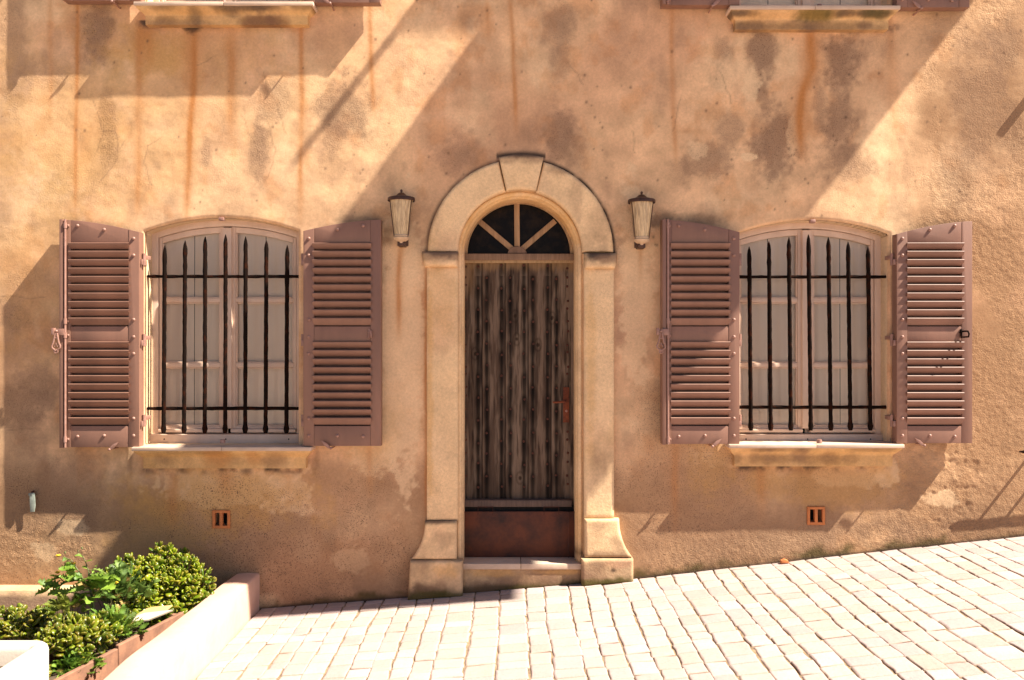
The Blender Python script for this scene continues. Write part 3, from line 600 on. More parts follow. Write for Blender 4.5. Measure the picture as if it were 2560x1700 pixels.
# --- windows
def arch_pts(cu, hw, vt, rise, n=24, side=0):
    """points of a segmental arch, left to right, in photo pixels"""
    R = (hw * hw + rise * rise) / (2 * rise)
    return [(cu - hw + 2 * hw * i / n, vt + R - math.sqrt(R * R - (-hw + 2 * hw * i / n) ** 2)) for i in range(n + 1)]
def window(w, low, labels):
    cu0, vt, dv, hw = w; y = .14; k = (DC + y) / DC
    xc = X(cu0); z0 = Z(1112 - dv)
    H = Z(vt) - z0; W = hw / PX
    # local frame: x from centre, z up from opening bottom, metres
    rise = SPR / PX; R = (W * W + rise * rise) / (2 * rise)
    def top(x, off=0): return H - off - R + math.sqrt(R * R - x * x)
    def P3(pts): return [(xc + a, z0 + c) for a, c in pts]
    n = 28
    def archband(x0, x1, o0, o1, zb_=None):
        xs = [x0 + (x1 - x0) * i / n for i in range(n + 1)]
        a = [(x, top(x, o0)) for x in xs]; c = [(x, top(x, o1)) if zb_ is None else (x, zb_) for x in reversed(xs)]
        return P3(c + a) if False else P3(a + c)
    fo = .045
    b = MB()      # fixed frame
    b.prism(P3([(-W - .01, 0), (-W + fo, 0), (-W + fo, H - rise), (-W - .01, H - rise)]), y, y + .06, .004); b.prism(P3([(W - fo, 0), (W + .01, 0), (W + .01, H - rise), (W - fo, H - rise)]), y, y + .06, .004)
    b.prism(archband(-W + .001, W - .001, -.005, fo), y + .0015, y + .06, .004)
    b.box(xc - W - .01, xc + W + .01, y - .035, y + .06, z0 - .01, z0 + .066, .006)
    fr = b.obj('window', M['frame'], house); fr['label'] = labels
    for q in (-.46, 0, .47): b = MB(); b.dome(xc + q, y - .0352, z0 + .03, .006, .0006, 8); b.obj('screw_hole', M['dark'], fr)
    for sgn in (-1, 1):     # two sashes
        xa, xb = (-W + fo + .004, -.028) if sgn < 0 else (.028, W - fo - .004); t = .040; ys = y + .012
        b = MB(); zb_ = .076
        gx0, gx1 = xa + (.014 if sgn < 0 else t), xb - (t if sgn < 0 else .014)
        gx0, gx1 = xa + .022 if sgn < 0 else xa + .030, xb - .030 if sgn < 0 else xb - .022
        def st(xl, xr, zl, zt_=None, b=b, yy=ys):
            pts = [(xl, zl), (xr, zl)] + ([(xr, top(xr, fo + .004)), (xl, top(xl, fo + .004))] if zt_ is None else [(xr, zt_), (xl, zt_)])
            b.prism(P3(pts), yy, yy + .04, .003)
        st(xa, gx0, zb_); st(gx1, xb, zb_); b.prism(archband(gx0 + .0005, gx1 - .0005, fo + .004, fo + .048), ys + .0015, ys + .04, .003)
        zr = [0.122, .593, 1.085]      # tops of bottom rail and the two glazing bars (lower edge of each pane)
        st(gx0 + .0005, gx1 - .0005, zb_, .122, b, ys + .0015)
        for zz in (.566, 1.055): st(gx0 + .0005, gx1 - .0005, zz, zz + .032, b, ys + .003)
        # glazing beads
        s = b.obj('sash', M['frame'], fr)
        b = MB(); b.box(xc + xa, xc + xb, ys - .03, ys + .02, z0 + .078, z0 + .104, .006); b.obj('weather_bar', M['frame'], fr)
        b = MB()
        e = .004
        for za, zb2 in ((.122, .566), (.598, 1.055), (1.087, None)):
            g = [(gx0, za), (gx1, za), (gx1, zb2 if zb2 else top(gx1, fo + .048)), (gx0, zb2 if zb2 else top(gx0, fo + .048))]
            # bead ring inside the pane
            x0_, x1_ = gx0 + e, gx1 - e
            b.box(xc + gx0 + .001, xc + gx0 + .011, ys + .010, ys + .03, z0 + za + .001, z0 + (zb2 - .001 if zb2 else top(gx0, fo + .05)), .002)
            b.box(xc + gx1 - .011, xc + gx1 - .001, ys + .010, ys + .03, z0 + za + .001, z0 + (zb2 - .001 if zb2 else top(gx1, fo + .05)), .002)
            b.box(xc + gx0 + .012, xc + gx1 - .012, ys + .011, ys + .03, z0 + za + .001, z0 + za + .010, .002)
            if zb2: b.box(xc + gx0 + .012, xc + gx1 - .012, ys + .011, ys + .03, z0 + zb2 - .010, z0 + zb2 - .001, .002)
        b.obj('glazing_bead', M['frame'], fr)
        raw('pane', [(xc + gx0, ys + .022, z0 + .1), (xc + gx1, ys + .022, z0 + .1), (xc + gx1, ys + .022, z0 + top(gx1, .05)), (xc + (gx0 + gx1) / 2, ys + .022, z0 + top((gx0 + gx1) / 2, .05)), (xc + gx0, ys + .022, z0 + top(gx0, .05))], [(0, 1, 2, 3, 4)], M['glass'], fr, False)
    b = MB(); b.prism(P3([(-.031, .107), (.035, .107), (.035, H - fo - .012), (-.031, H - fo - .012)]), y - .014, y + .05, .005); b.obj('astragal', M['frame'], fr)
    # inner shutters behind the panes: two softly waved leaves per sash, narrow gap
    for sgn in (-1, 1):
        edges = [(-W + .03, -.272), (-.267, -.01)] if sgn < 0 else [(.01, .272), (.277, W - .03)]
        co = []; fc = []
        for a, c in edges:
            m = 40; b0 = len(co)
            for i in range(m + 1):
                x = a + (c - a) * i / m; yy = .195 + .005 * math.sin(x * 38 + sgn) + .002 * math.sin(x * 83 + 1)
                co += [(xc + x, yy, z0 + .03), (xc + x, yy + .012, z0 + top(x, .0))]
            fc += [(b0 + 2 * i, b0 + 2 * i + 2, b0 + 2 * i + 3, b0 + 2 * i + 1) for i in range(m)]
        raw('inner_shutter', co, fc, M['inner_shutter'], fr)
    b = MB(); b.box(xc - W - .1, xc + W + .1, .30, .31, z0 - .1, z0 + H + .1); b.obj('backing', M['dark'], fr, False)
    # catches painted in the reveal, top and bottom centre
    b = MB(); b.box(xc - .018, xc + .022, -.012, .03, z0 + H - .022, z0 + H + .004, .006); b.obj('top_stop', M['shutter_metal'], fr)
    b = MB(); b.lathe([(.0, .028), (.017, .026), (.02, .0)], xc + .03, -.06, z0 + .02, 16); b.obj('bottom_stop', M['shutter_metal'], fr)
    return fr, xc, z0, H, W
wl = []
for w, lab in zip(WIN, ('casement behind the iron bars left of the door', 'casement behind the iron bars right of the door', 'upper casement above the left barred window', 'upper casement above the right barred window')):
    wl.append(window(w, w[2] == 0, lab))
# --- sills
def sill(u0, u1, vtop, vbot, dv, marks, lab):
    """u0,u1,vtop measured at the slab's front edge; vbot at the foot of the moulding"""
    p = .14; k = (DC - p) / DC; xa, xb = X(u0) * k, X(u1) * k
    ztop = ZC + (Z(vtop) - ZC) * k; th = .028; xm = (xa + xb) / 2
    b = MB(); b.box(xa, xm - .001, -p, .19, ztop - th, ztop, .005); b.box(xm + .001, xb, -p, .19, ztop - th, ztop, .005)
    s = b.obj('sill', M['slab'], house); s['label'] = lab
    hb = ztop - th - (ZC + (Z(vbot) - ZC) * (DC - .075) / DC); nx, nz = 130, 26; t = np.linspace(0, 1, nz)   # t: 0 bottom, 1 top
    y_ = -.065 - .062 * sst(.55, 1.0, t) ; inx = .045 * (1 - sst(.5, 1.0, t))
    co = []; xs = np.linspace(0, 1, nx)
    for i in range(nx):
        for j in range(nz):
            a, c = xa + .012 + inx[j], xb - .012 - inx[j]; co.append((a + (c - a) * xs[i], y_[j], ztop - th - .001 - hb * (1 - t[j])))
    for i in (0, nx - 1):
        for j in range(nz): q = co[i * nz + j]; co.append((q[0], .03, q[2]))
    for i in range(nx): q = co[i * nz]; co.append((q[0], .03, q[2]))
    f = [(i * nz + j, (i + 1) * nz + j, (i + 1) * nz + j + 1, i * nz + j + 1) for i in range(nx - 1) for j in range(nz - 1)]
    L0 = nx * nz; f += [(L0 + j, j, j + 1, L0 + j + 1) for j in range(nz - 1)] + [((nx - 1) * nz + j, L0 + nz + j, L0 + nz + j + 1, (nx - 1) * nz + j + 1) for j in range(nz - 1)]
    B0 = L0 + 2 * nz; f += [(B0 + i, B0 + i + 1, (i + 1) * nz, i * nz) for i in range(nx - 1)]
    c = np.array(co); c[:L0, 1] += (fbm(c[:L0, 0], c[:L0, 2], 8, 4, 600) - .5) * .006
    o = raw('sill_moulding', c, f, M['stone'], s, True, 50)
    U = c[:, 0] / k * PX + 1280; V = 850 + (ZC - c[:, 2]) / k * PX
    C, spk = stone_paint(U, V, marks); C = lay(C, .55 + .45 * (fbm(U / 340, V / 340, 2.2, 4, 604) - .5), OCHRE * .9)
    for mk in marks: C = lay(C, blob(U, V, mk[0], mk[1], mk[2], mk[3], .8, .5, 5, 610) * mk[4] * .7, mk[5])
    set_attr(o, np.concatenate([C, (1 - spk)[:, None]], 1), np.full(len(c), .3))
def sm(u0, u1, v0, v1, dark): 
    r = random.Random(int(u0 + v0)); out = []
    for i in range(9): out.append((r.uniform(u0 + 20, u1 - 20), v1 - 16, r.uniform(10, 26), 12, dark * r.uniform(.5, 1), DAMP * .8))
    for i in range(7): out.append((r.uniform(u0, u1), v0 + 3, r.uniform(14, 40), 6, .8 * min(1, dark * 1.2), SOOT * 2))
    return out
sill(328, 778, 1118, 1171, 0, sm(328, 778, 1128, 1171, .15) + [(395, 1150, 20, 12, .4, DAMP), (540, 1150, 30, 30, .5, RUST), (630, 1150, 20, 20, .4, RUST), (680, 1155, 30, 20, .4, DAMP)], 'stone sill of the barred window left of the door')
sill(1823, 2262, 1111, 1166, 0, sm(1823, 2262, 1122, 1166, .35) + [(1930, 1150, 20, 14, .7, DAMP), (2010, 1140, 18, 20, .6, DAMP), (2085, 1150, 26, 14, .6, (.2, .11, .07))], 'stone sill of the barred window right of the door')
sill(333, 783, 3, 60, 1105, sm(333, 783, 12, 60, .6) + [(640, 48, 34, 14, .7, (.25, .12, .06)), (690, 48, 24, 14, .7, (.25, .12, .06)), (480, 30, 16, 30, .6, SOOT * 2), (565, 14, 30, 14, .6, SOOT * 2), (420, 50, 80, 10, .5, DAMP)], 'stained stone sill at the top edge, left')
sill(1825, 2252, 13, 72, 1097, sm(1825, 2252, 26, 72, .7) + [(2045, 30, 40, 12, .9, MOSS), (2190, 28, 30, 10, .8, MOSS), (1900, 58, 70, 12, .7, DAMP * .8), (2100, 60, 120, 12, .6, DAMP * .8)], 'stained stone sill at the top edge, right')
# --- shutters
YS = -.115
def shutter(uo, uh, vto, vth, vb, dv, rod, lab, handle=None):
    """uo outer edge, uh hinge edge in photo px; vto/vth tops there; seen at the shutter's front plane"""
    k = (DC + YS) / DC
    x_o, x_h = X(uo) * k, X(uh) * k
    def zz(v): return ZC + (Z(v) - ZC) * k
    if dv: off = dv * k / PX; base = lambda v: zz(v) + off
    else: base = zz
    sg = 1 if uh > uo else -1; T = .078; y0 = YS; y1 = YS + T
    b = MB(); q = lambda u: X(u) * k
    W_ = abs(uh - uo)
    uA = uo + sg * (22 if rod else 26)     # inner edge of outer stile
    uB = uh - sg * 27
    if rod: uA = uo + sg * 24
    def topv(u): 
        t = (u - uo) / (uh - uo); return vto + (vth - vto) * t ** 1.7
    def poly(ua, ub, va, vb_, b, ya=y0, yb=y1, bev=.003, n=8):
        lo, hi = min(ua, ub), max(ua, ub)
        if va is None: tops = [(q(hi + (lo - hi) * i / n), base(topv(hi + (lo - hi) * i / n))) for i in range(n + 1)]
        else: tops = [(q(hi), base(va)), (q(lo), base(va))]
        b.prism([(q(lo), base(vb_)), (q(hi), base(vb_))] + tops, ya, yb, bev)
    poly(uo, uA, None, vb, b); poly(uh, uB, None, vb, b)
    g = sg * .35
    poly(uA + g, uB - g, None, 606, b, y0 + .002, y1, .002); poly(uA + g, uB - g, 816, 853, b, y0 + .002, y1, .002); poly(uA + g, uB - g, 1065, vb, b, y0 + .002, y1, .002)
    s = b.obj('shutter', M['shutter'], house); s['label'] = lab
    # louvres: the top edge of each slat stands proud, the face leans in towards its foot
    for v0, v1 in ((606.5, 815), (853.5, 1064)):
        b = MB(); n = 10; pitch = (v1 - v0) / n; xa, xb = sorted((q(uA - sg * 3), q(uB + sg * 3))); xi, xj = sorted((q(uA + sg * .5), q(uB - sg * .5)))
        for i in range(n):
            z1 = base(v0 + pitch * i); hh = pitch / PX * (.75 if i < n - 1 else .88)
            jit = rnd.uniform(-.0008, .0008)
            prof = [(y0 - .004, 0), (y0 - .016, -.001), (y0 - .019, -.005), (y0 - .018, -.010), (y0 - .010, -.024), (y0 + .010, -hh), (y0 + .050, -hh - .001), (y0 + .053, -pitch / PX - .012), (y0 + .060, -pitch / PX - .012), (y0 + .055, -.02), (y0 + .018, -.018), (y0 + .004, -.006)]
            m = len(prof); vs = [(xa if y_ < y0 else xi, y_, z1 + dz + jit) for y_, dz in prof] + [(xb if y_ < y0 else xj, y_, z1 + dz + jit) for y_, dz in prof]
            b.add(vs, [(j, (j + 1) % m, m + (j + 1) % m, m + j) for j in range(m)] + [tuple(range(m))[::-1], tuple(range(m, 2 * m))])
        b.obj('louvres', M['shutter'], s)
    b = MB()   # round bolt heads
    um, uh2 = uA + sg * 18, uh - sg * 14
    for u, v in ((uh2, 596), (uh2, 638), (uh2, 799), (uh2, 842), (uh2, 884), (uh2, 1046), (uh2, 1089), (uA + sg * 18, 564), ((uA + uB) / 2 + sg * 12, 574), (uA + sg * 18, 1091), ((uA + uB) / 2 + sg * 12, 1089)):
        b = MB(); b.dome(q(u), y0, base(v), .0125, .011, 12); b.obj('bolt', M['shutter_metal'], s)
    for v in (647, 850, 1053):   # hinges between shutter and opening
        b = MB(); x = q(uh + sg * 5)
        b.tube([(x, y0 + .05, base(v + 15)), (x, y0 + .05, base(v - 15))], .0125, 10)
        xl, xr = sorted((q(uh - sg * 1), q(uh + sg * 6))); b.box(xl, xr, y0 + .014, y0 + .03, base(v + 14), base(v), .001)
        xl, xr = sorted((q(uh + sg * 4), q(uh + sg * 9))); b.box(xl, xr, y0 + .05, .03, base(v - 1), base(v - 11), .001)
        b.obj('hinge', M['shutter_metal'], s)
    if rod:
        b = MB(); xl, xr = sorted((q(uo), q(uo + sg * 9))); b.box(xl, xr, y0 - .022, y0 + .001, base(vb + 1), base(vto), .002); b.obj('cover_strip', M['shutter'], s)
        b = MB(); x = q(uo + sg * 14); yr = y0 - .018
        b.tube([(x, yr, base(vb)), (x, yr, base(vto))], .0085, 10)
        for v in (564, 803, 838, 1098):
            b.tube([(x, yr, base(v + 7)), (x, yr, base(v - 7))], .0125, 10); b.box(x - .022, x + .022, y0 - .010, y0 + .001, base(v + 3), base(v - 3), .001); b.dome(x + .018, y0 - .01, base(v), .007, .006, 8)
        b.obj('bolt_rod', M['shutter_metal'], s)
        b = MB(); xm = q(uo - sg * .5 * 1 - 4 * sg); yl = y0 - .035
        b.box(min(x, xm) , max(x, xm), yl, yl + .006, base(838), base(822), .001)
        b.box(q(uo - 16 * sg) if sg > 0 else q(uo), q(uo - 9 * sg) if sg > 0 else q(uo + 16), yl - .012, yl + .02, base(837), base(820), .001)
        b.box(q(uo - 14 * sg), q(uo), yl + .004, yl + .010, base(832), base(824), .001)
        b.dome(xm, yl - .004, base(828), .011, .008)
        # pierced pear-shaped lever
        for d in (-1, 1): b.tube([(xm + d * .006, yl - .004, base(833)), (xm + d * .013, yl - .005, base(845)), (xm + d * .019, yl - .006, base(856)), (xm + d * .030, yl - .006, base(864)), (xm + d * .028, yl - .006, base(869)), (xm + d * .012, yl - .006, base(874)), (xm, yl - .006, base(877))], .0065, 8)
        b.tube([(xm - .013, yl - .005, base(845)), (xm + .013, yl - .005, base(845))], .005, 8); b.tube([(xm - .012, yl - .005, base(867)), (xm, yl - .006, base(857)), (xm + .012, yl - .005, base(867))], .005, 8)
        th = [i / 12 * 2 * math.pi for i in range(13)]; b.tube([(xm + .013 * math.cos(a), yl - .006, base(878) + .013 * math.sin(a)) for a in th], .005, 8); b.dome(xm, yl - .004, base(878), .007, .006)
        b.obj('latch_lever', M['shutter_metal'], s)
    if handle:
        b = MB(); x = q(uA - sg * 2 if False else (uo - sg * 24 * -1)); x = q(uo + sg * 24); z_ = base(835)
        b.tube([(x, y0, z_ + .02), (x, y0 - .045 * handle, z_ + .02), (x + .004, y0 - .05 * handle, z_), (x + .004, y0 - .045 * handle, z_ - .02), (x, y0 - .004, z_ - .022)], .006, 8)
        b.tube([(x - .014, y0 - .002, z_ + .035), (x - .014, y0 - .008, z_ - .03)], .007, 8); b.dome(x - .014, y0, z_ + .012, .011, .012)
        b.obj('catch', M['iron'] if handle > 1 else M['shutter_metal'], s)
    # leaf-shaped holdback under the lower rail
    b = MB(); xh = q(uo + sg * 124); zh = base(vb + 4); yh = y0 - .02
    lean = 1 if not handle or handle < 1.5 else -1
    lean = 1 if rod else -1
    b.prism([(xh, zh), (xh + .010 * lean, zh + .018), (xh + .030 * lean, zh + .036), (xh + .066 * lean, zh + .052), (xh + .054 * lean, zh + .030), (xh + .034 * lean, zh + .008), (xh + .016 * lean, zh - .004)][::lean], yh - .004, yh + .004, .001)
    b.tube([(xh + .004, yh, zh), (xh + .004, .02, zh - .004)], .006, 8); b.dome(xh + .002, yh - .004, zh - .002, .010, .008)
    b.obj('holdback', M['shutter_metal'], s)
    return s
shutter(152, 348, 549, 580, 1118, 0, True, 'louvred shutter folded back left of the left barred window, with bolt rod')
shutter(952, 758, 549, 577, 1115, 0, False, 'louvred shutter between the left barred window and the door', .6)
shutter(1655, 1849, 549, 580, 1110, 0, True, 'louvred shutter between the door and the right barred window, with bolt rod')
shutter(2431, 2242, 553, 585, 1108, 0, False, 'fully sunlit louvred shutter at the right of the right barred window', 1.6)
shutter(158, 352, 549, 580, 1118, 1117, True, 'shutter left of the upper left casement')
shutter(950, 760, 549, 577, 1115, 1109, False, 'shutter right of the upper left casement', .6)
shutter(1655, 1849, 549, 580, 1110, 1098, True, 'shutter left of the upper right casement')
shutter(2424, 2242, 553, 585, 1108, 1090, False, 'shutter right of the upper right casement', .6)
# --- iron grilles
def grille(us, ub, vts, vb, vh, ux, lab):
    y = .045; g = tag(empty('grille', (0, 0, 0), house), lab)
    for v, th in zip(vh, (.0115, .0125)):
        b = MB(); a, c = PT(ux[0], v, y), PT(ux[1], v, y); n = 24
        b.tube([(a[0] + (c[0] - a[0]) * i / n, y + .004, a[2] + rnd.uniform(-.0012, .0012)) for i in range(n + 1)], [th * rnd.uniform(.88, 1.15) for i in range(n + 1)], 8); b.obj('cross_rail', M['iron'], g)
    for u0, u1, vt in zip(us, ub, vts):
        b = MB(); t = np.linspace(0, 1, 46); pts = []; rr = []
        for q in t:
            u = u0 + (u1 - u0) * q; v = vt + (vb - vt) * q; p = PT(u, v, y - .010)
            pts.append((p[0] + rnd.uniform(-.0009, .0009), p[1], p[2])); d0 = (v - vt) / PX; d1 = (vb - v) / PX
            w = .0156 * rnd.uniform(.95, 1.06) * (1.12 if .05 < d0 < .32 and rnd.random() < .35 else 1)
            w *= min(1, .14 + d0 / .05); w *= 1 + .62 * math.exp(-(max(d1 - .012, 0) / .028) ** 2); 
            if d1 < .004: w *= .55
            rr.append(w)
        b.tube(pts, rr, 8); b.obj('bar', M['iron'], g)
grille([412, 463, 513, 564, 614, 666, 718], [409, 460, 512, 563, 613, 664, 716], [613, 601, 591, 586, 591, 601, 613], 1083, (691, 1021), (368, 753), 'rusty grille of seven spiked bars left of the door')
grille([1873, 1922, 1972, 2021, 2071, 2120, 2170], [1877, 1927, 1977, 2027, 2077, 2126, 2176], [616, 603, 593, 586, 593, 604, 617], 1076, (692, 1018), (1842, 2215), 'rusty grille of seven spiked bars right of the door')
# --- air vents
for cu, cv, lab in ((553, 1298, 'terracotta air vent below the left barred window'), (2040, 1289, 'terracotta air vent below the right barred window')):
    b = MB(); w, h_ = 22 / PX, 22.5 / PX; x, z_ = X(cu), Z(cv); t = .019; y0, y1 = -.008, .03
    b.box(x - w, x - w + t, y0, y1, z_ - h_, z_ + h_, .002); b.box(x + w - t, x + w, y0, y1, z_ - h_, z_ + h_, .002); b.box(x - .0105, x + .0105, y0, y1, z_ - h_ + t, z_ + h_ - t, .001)
    b.box(x - w + t, x + w - t, y0 + .0005, y1, z_ - h_, z_ - h_ + t, .001); b.box(x - w + t, x + w - t, y0 + .0005, y1, z_ + h_ - t, z_ + h_, .001)
    o = b.obj('air_vent', M['terra'], house); o['label'] = lab
    b = MB(); b.box(x - w, x + w, .12, .13, z_ - h_, z_ + h_); b.obj('dark_vent_backing', M['dark'], o, False)  # black sheet standing in for the shade inside the vent
# --- foot ledge at the far left
b = MB(); n = 40
lo = panel('foot_ledge', lambda s, t: (-6 + (X(330) + 6) * s, -.75 + (-.035 + .75) * t), 160, 30, .16, .012, 4, .7, house, marks=[(300, 1490, 100, 30, .4, DAMP), (60, 1490, 160, 20, .5, DAMP), (160, 1500, 200, 30, .4, (.4, .24, .18))], chip=.012)
#PROPS#
# ------------------------------------------------------------------ things on and before the facade
def lantern(cu, dv, lab):
    x = X(cu); yc = -.098; z = lambda v: Z(v + dv) - (Z(v + dv) - ZC) * 0 + 0
    k = (DC + yc) / DC; zz = lambda v: ZC + (Z(v + dv) - ZC) * k; x = X(cu) * k
    t = tag(empty('wall_lantern', (x, yc, zz(600))), lab, 'wall lantern', 'matching lanterns beside the door'); z0 = zz(600)
    b = MB(); c = lambda v: zz(v) - z0
    b.lathe([(.0, c(473)), (.007, c(474)), (.0095, c(477)), (.007, c(480)), (.006, c(481)), (.018, c(482)), (.034, c(487)), (.040, c(489)), (.066, c(491.5)), (.095, c(494)), (.099, c(496)), (.100, c(502)), (.097, c(503)), (.090, c(498)), (.0, c(496))], 0, 0, 0, 36)
    b.obj('cap', M['lampmetal'], t)
    b = MB(); b.lathe([(.082, c(497.5)), (.050, c(589)), (.0, c(590))], 0, 0, 0, 96, rib=.022, ribn=24); b.obj('glass_shade', M['lampglass'], t)
    b = MB()
    for a in (205, 335, 90, 148, 32):
        b = MB(); a = math.radians(a); b.tube([(.088 * math.cos(a), .088 * math.sin(a), c(498)), (.055 * math.cos(a), .055 * math.sin(a), c(592))], .0032, 6); b.obj('cage_bar', M['lampmetal'], t)
    b = MB(); b.lathe([(.053, c(587)), (.056, c(589)), (.053, c(592)), (.060, c(594)), (.052, c(599)), (.034, c(603)), (.017, c(605)), (.014, c(608)), (.0, c(609))], 0, 0, 0, 32); b.obj('bowl', M['lampcream'], t)
    b = MB(); b.box(-.026, .026, -.012, -yc + .01, c(615), c(604), .003); b.box(-.04, .04, -yc - .018, -yc + .012, c(612), c(520), .004); b.obj('bracket', M['lampmetal'], t)
lantern(1003.5, 0, 'cream ribbed glass lantern with brown cap left of the stone arch')
lantern(1604, 5, 'cream ribbed glass lantern with brown cap right of the stone arch')
# rusty flood board standing in front of the door foot
t = tag(empty('flood_board', (X(1300), .17, .125)), 'rusty steel flood board with two wire handles at the foot of the door', 'flood board')
def rel(o, t):
    o.parent = t; o.location = (-t.location[0], -t.location[1], -t.location[2])
y = .17; a = PT(1158, 1279, y); c = PT(1436, 1392, y); b = MB(); b.box(a[0], c[0], y, y + .008, .126, a[2], .001); rel(b.obj('plate', M['sheet']), t)
b = MB(); a2 = PT(1420, 1279, y); b.box(a2[0], a2[0] + .010, y - .012, y - .0005, .126, a[2], .001); b.box(c[0] - .006, c[0] + .006, y - .02, y + .05, .126, a[2] + .004, .001); rel(b.obj('guide_rail', M['sheet']), t)
for u0, u1 in ((1195, 1232), (1360, 1397)):
    p, q = PT(u0, 1281, y), PT(u1, 1267, y); b = MB(); b.tube([(p[0], y, p[2] - .02), (p[0], y, q[2]), (q[0], y, q[2]), (q[0], y, p[2] - .02)], .0032, 6); rel(b.obj('handle', M['rust']), t)
# pale green hook
b = MB(); h0 = PT(86, 1228, -.03)
b.tube([(X(85), .02, Z(1228)), (X(85), -.03, Z(1228))], .006); hk = b.obj('wall_hook', M['rust'])
tag(hk, 'pale green metal hook screwed to the wall above the plants', 'hook')
b = MB(); b.prism([(X(82), Z(1278)), (X(92), Z(1277)), (X(94.5), Z(1262)), (X(93), Z(1232)), (X(88), Z(1230)), (X(80), Z(1234)), (X(81), Z(1262))], -.036, -.030, .001); b.box(X(78), X(88), -.037, -.01, Z(1237), Z(1231), .001); b.obj('strap', M['greenmetal'], hk)
# iron railing end poking in from the right
t = tag(empty('iron_rail', (4.0, -.13, .96)), 'black iron rail tip against the wall at the right edge', 'rail')
b = MB(); b.tube([(-.345, 0, 0), (-.30, 0, 0), (.9, 0, .04)], [.004, .014, .014], 8); b.obj('rail', M['iron'], t)
for dx in (-.16, .02): b = MB(); b.tube([(dx, 0, 0), (dx, .15, 0)], .011, 8); b.obj('stanchion', M['iron'], t)
b = MB(); b.tube([(3.98, .05, Z(165)), (3.98, -.11, Z(165))], .03, 8); tag(b.obj('wall_spike', M['iron']), 'stub bracket high on the wall beyond the right edge', 'bracket')
# ------------------------------------------------------------------ GROUND
def strip(name, xs, ys, dz, mat, kind='structure'):
    co = [(x, y, float(zg(x)) + dz) for x in xs for y in ys]; n = len(ys)
    o = raw(name, co, [(i * n + j, (i + 1) * n + j, (i + 1) * n + j + 1, i * n + j + 1) for i in range(len(xs) - 1) for j in range(n - 1)], M[mat]); tag(o, kind=kind); return o
M['setts'] = mat_attr('setts', rough=.85, fine=.35, bs=(30, 140), micro=.10)
M['farpave'] = mat_plain('distant_paving', (.46, .37, .31), vscale=5, rough=.9, bump=.3, bscale=30, col2=(.45, .36, .30))
strip('ground', [-60, -12] + list(np.arange(-8, 10.1, .5)) + [60], [-60, -20, -10, -5, -2, 0.35], -.022, 'farpave')
xs = list(np.arange(-1.85, 8.01, .25)); strip('street_bedding', xs, [-6.5, -3, -1, .02], -.009, 'sand')
def setts():
    V_ = []; F_ = []; C_ = []; rs = np.random.RandomState(3); x = -1.845; nb = 0
    def wx(x, y): return .012 * math.sin(y * 1.3 + x * 2.1) + .008 * math.sin(y * 3.7 + x * 5)
    while x < 7.6:
        w = rs.choice([.112, .125, .135, .175], p=[.3, .3, .2, .2]) * rs.uniform(.94, 1.06); y = -.004 - rs.uniform(0, .1)
        ymin = -6.2
        first = True
        y = .02
        while y > ymin:
            L = rs.uniform(.11, .20) if not first else rs.uniform(.08, .2); first = False
            g = .0022; nx, ny = 9, 9
            s1 = t1 = np.array([0, .035, .09, .25, .5, .75, .91, .965, 1]); s, t = np.meshgrid(s1, t1, indexing='ij')
            jx, jy = rs.uniform(-.0055, .0055), rs.uniform(-.003, .003)
            X0 = x + g + s * (w - 2 * g) + jx; Y0 = y - .004 - t * (L - .0085) + jy + (s - .5) * rs.uniform(-.012, .012)
            X0 = X0 + .006 * np.sin(Y0 * 1.3 + x * .6) + .004 * np.sin(Y0 * 3.7 + x * 5) + (t - .5) * rs.uniform(-.008, .008)
            X0 += (vnoise(X0 * 40, Y0 * 22, 9) - .5) * .009 * (np.abs(s - .5) > .35); Y0 += (vnoise(X0 * 30, Y0 * 30, 8) - .5) * .006
            d = np.minimum(np.minimum(s, 1 - s) * w, np.minimum(t, 1 - t) * L); k = np.clip(1 - d / .008, 0, 1)
            zt_ = zg(X0) - .001 + rs.uniform(-.0018, .0018) + (s - .5) * rs.uniform(-.003, .003) + (t - .5) * rs.uniform(-.002, .002) - .007 * k * k * k
            zt_ = zt_ + (fbm(X0, Y0, 22, 3, 700) - .5) * .003
            V_.append(np.stack([X0.ravel(), Y0.ravel(), zt_.ravel()], 1)); i = np.arange(nx * ny).reshape(nx, ny) + nb
            F_.append(np.stack([i[:-1, :-1], i[:-1, 1:], i[1:, 1:], i[1:, :-1]], -1).reshape(-1, 4)); nb += nx * ny
            base = np.array((.455, .362, .325)) * rs.uniform(.87, 1.08); base = base * np.array((1, rs.uniform(.975, 1.01), rs.uniform(.96, 1.05)))
            c = np.repeat(base[None], nx * ny, 0) * (1 + .18 * (fbm(X0, Y0, 9, 4, 704).ravel() - .5))[:, None]
            c = c + (np.array((.38, .28, .21)) - c) * (np.clip(k, 0, 1).ravel() ** 2 * .85)[:, None]
            C_.append(np.concatenate([c, np.full((nx * ny, 1), .9)], 1)); y -= L
        x += w
    V_ = np.concatenate(V_); F_ = np.concatenate(F_); C_ = np.concatenate(C_)
    keep = V_[:, 0] > -1.9
    me = D.meshes.new('street'); me.vertices.add(len(V_)); me.vertices.foreach_set('co', V_.astype(np.float32).ravel()); me.loops.add(F_.size); me.loops.foreach_set('vertex_index', F_.astype(np.int32).ravel())
    me.polygons.add(len(F_)); me.polygons.foreach_set('loop_start', (np.arange(len(F_)) * 4).astype(np.int32)); me.update(calc_edges=True); me.polygons.foreach_set('use_smooth', [True] * len(F_)); me.materials.append(M['setts'])
    o = D.objects.new('street', me); COL.objects.link(o); tag(o, kind='structure'); set_attr(o, C_, np.full(len(V_), .35))
setts()
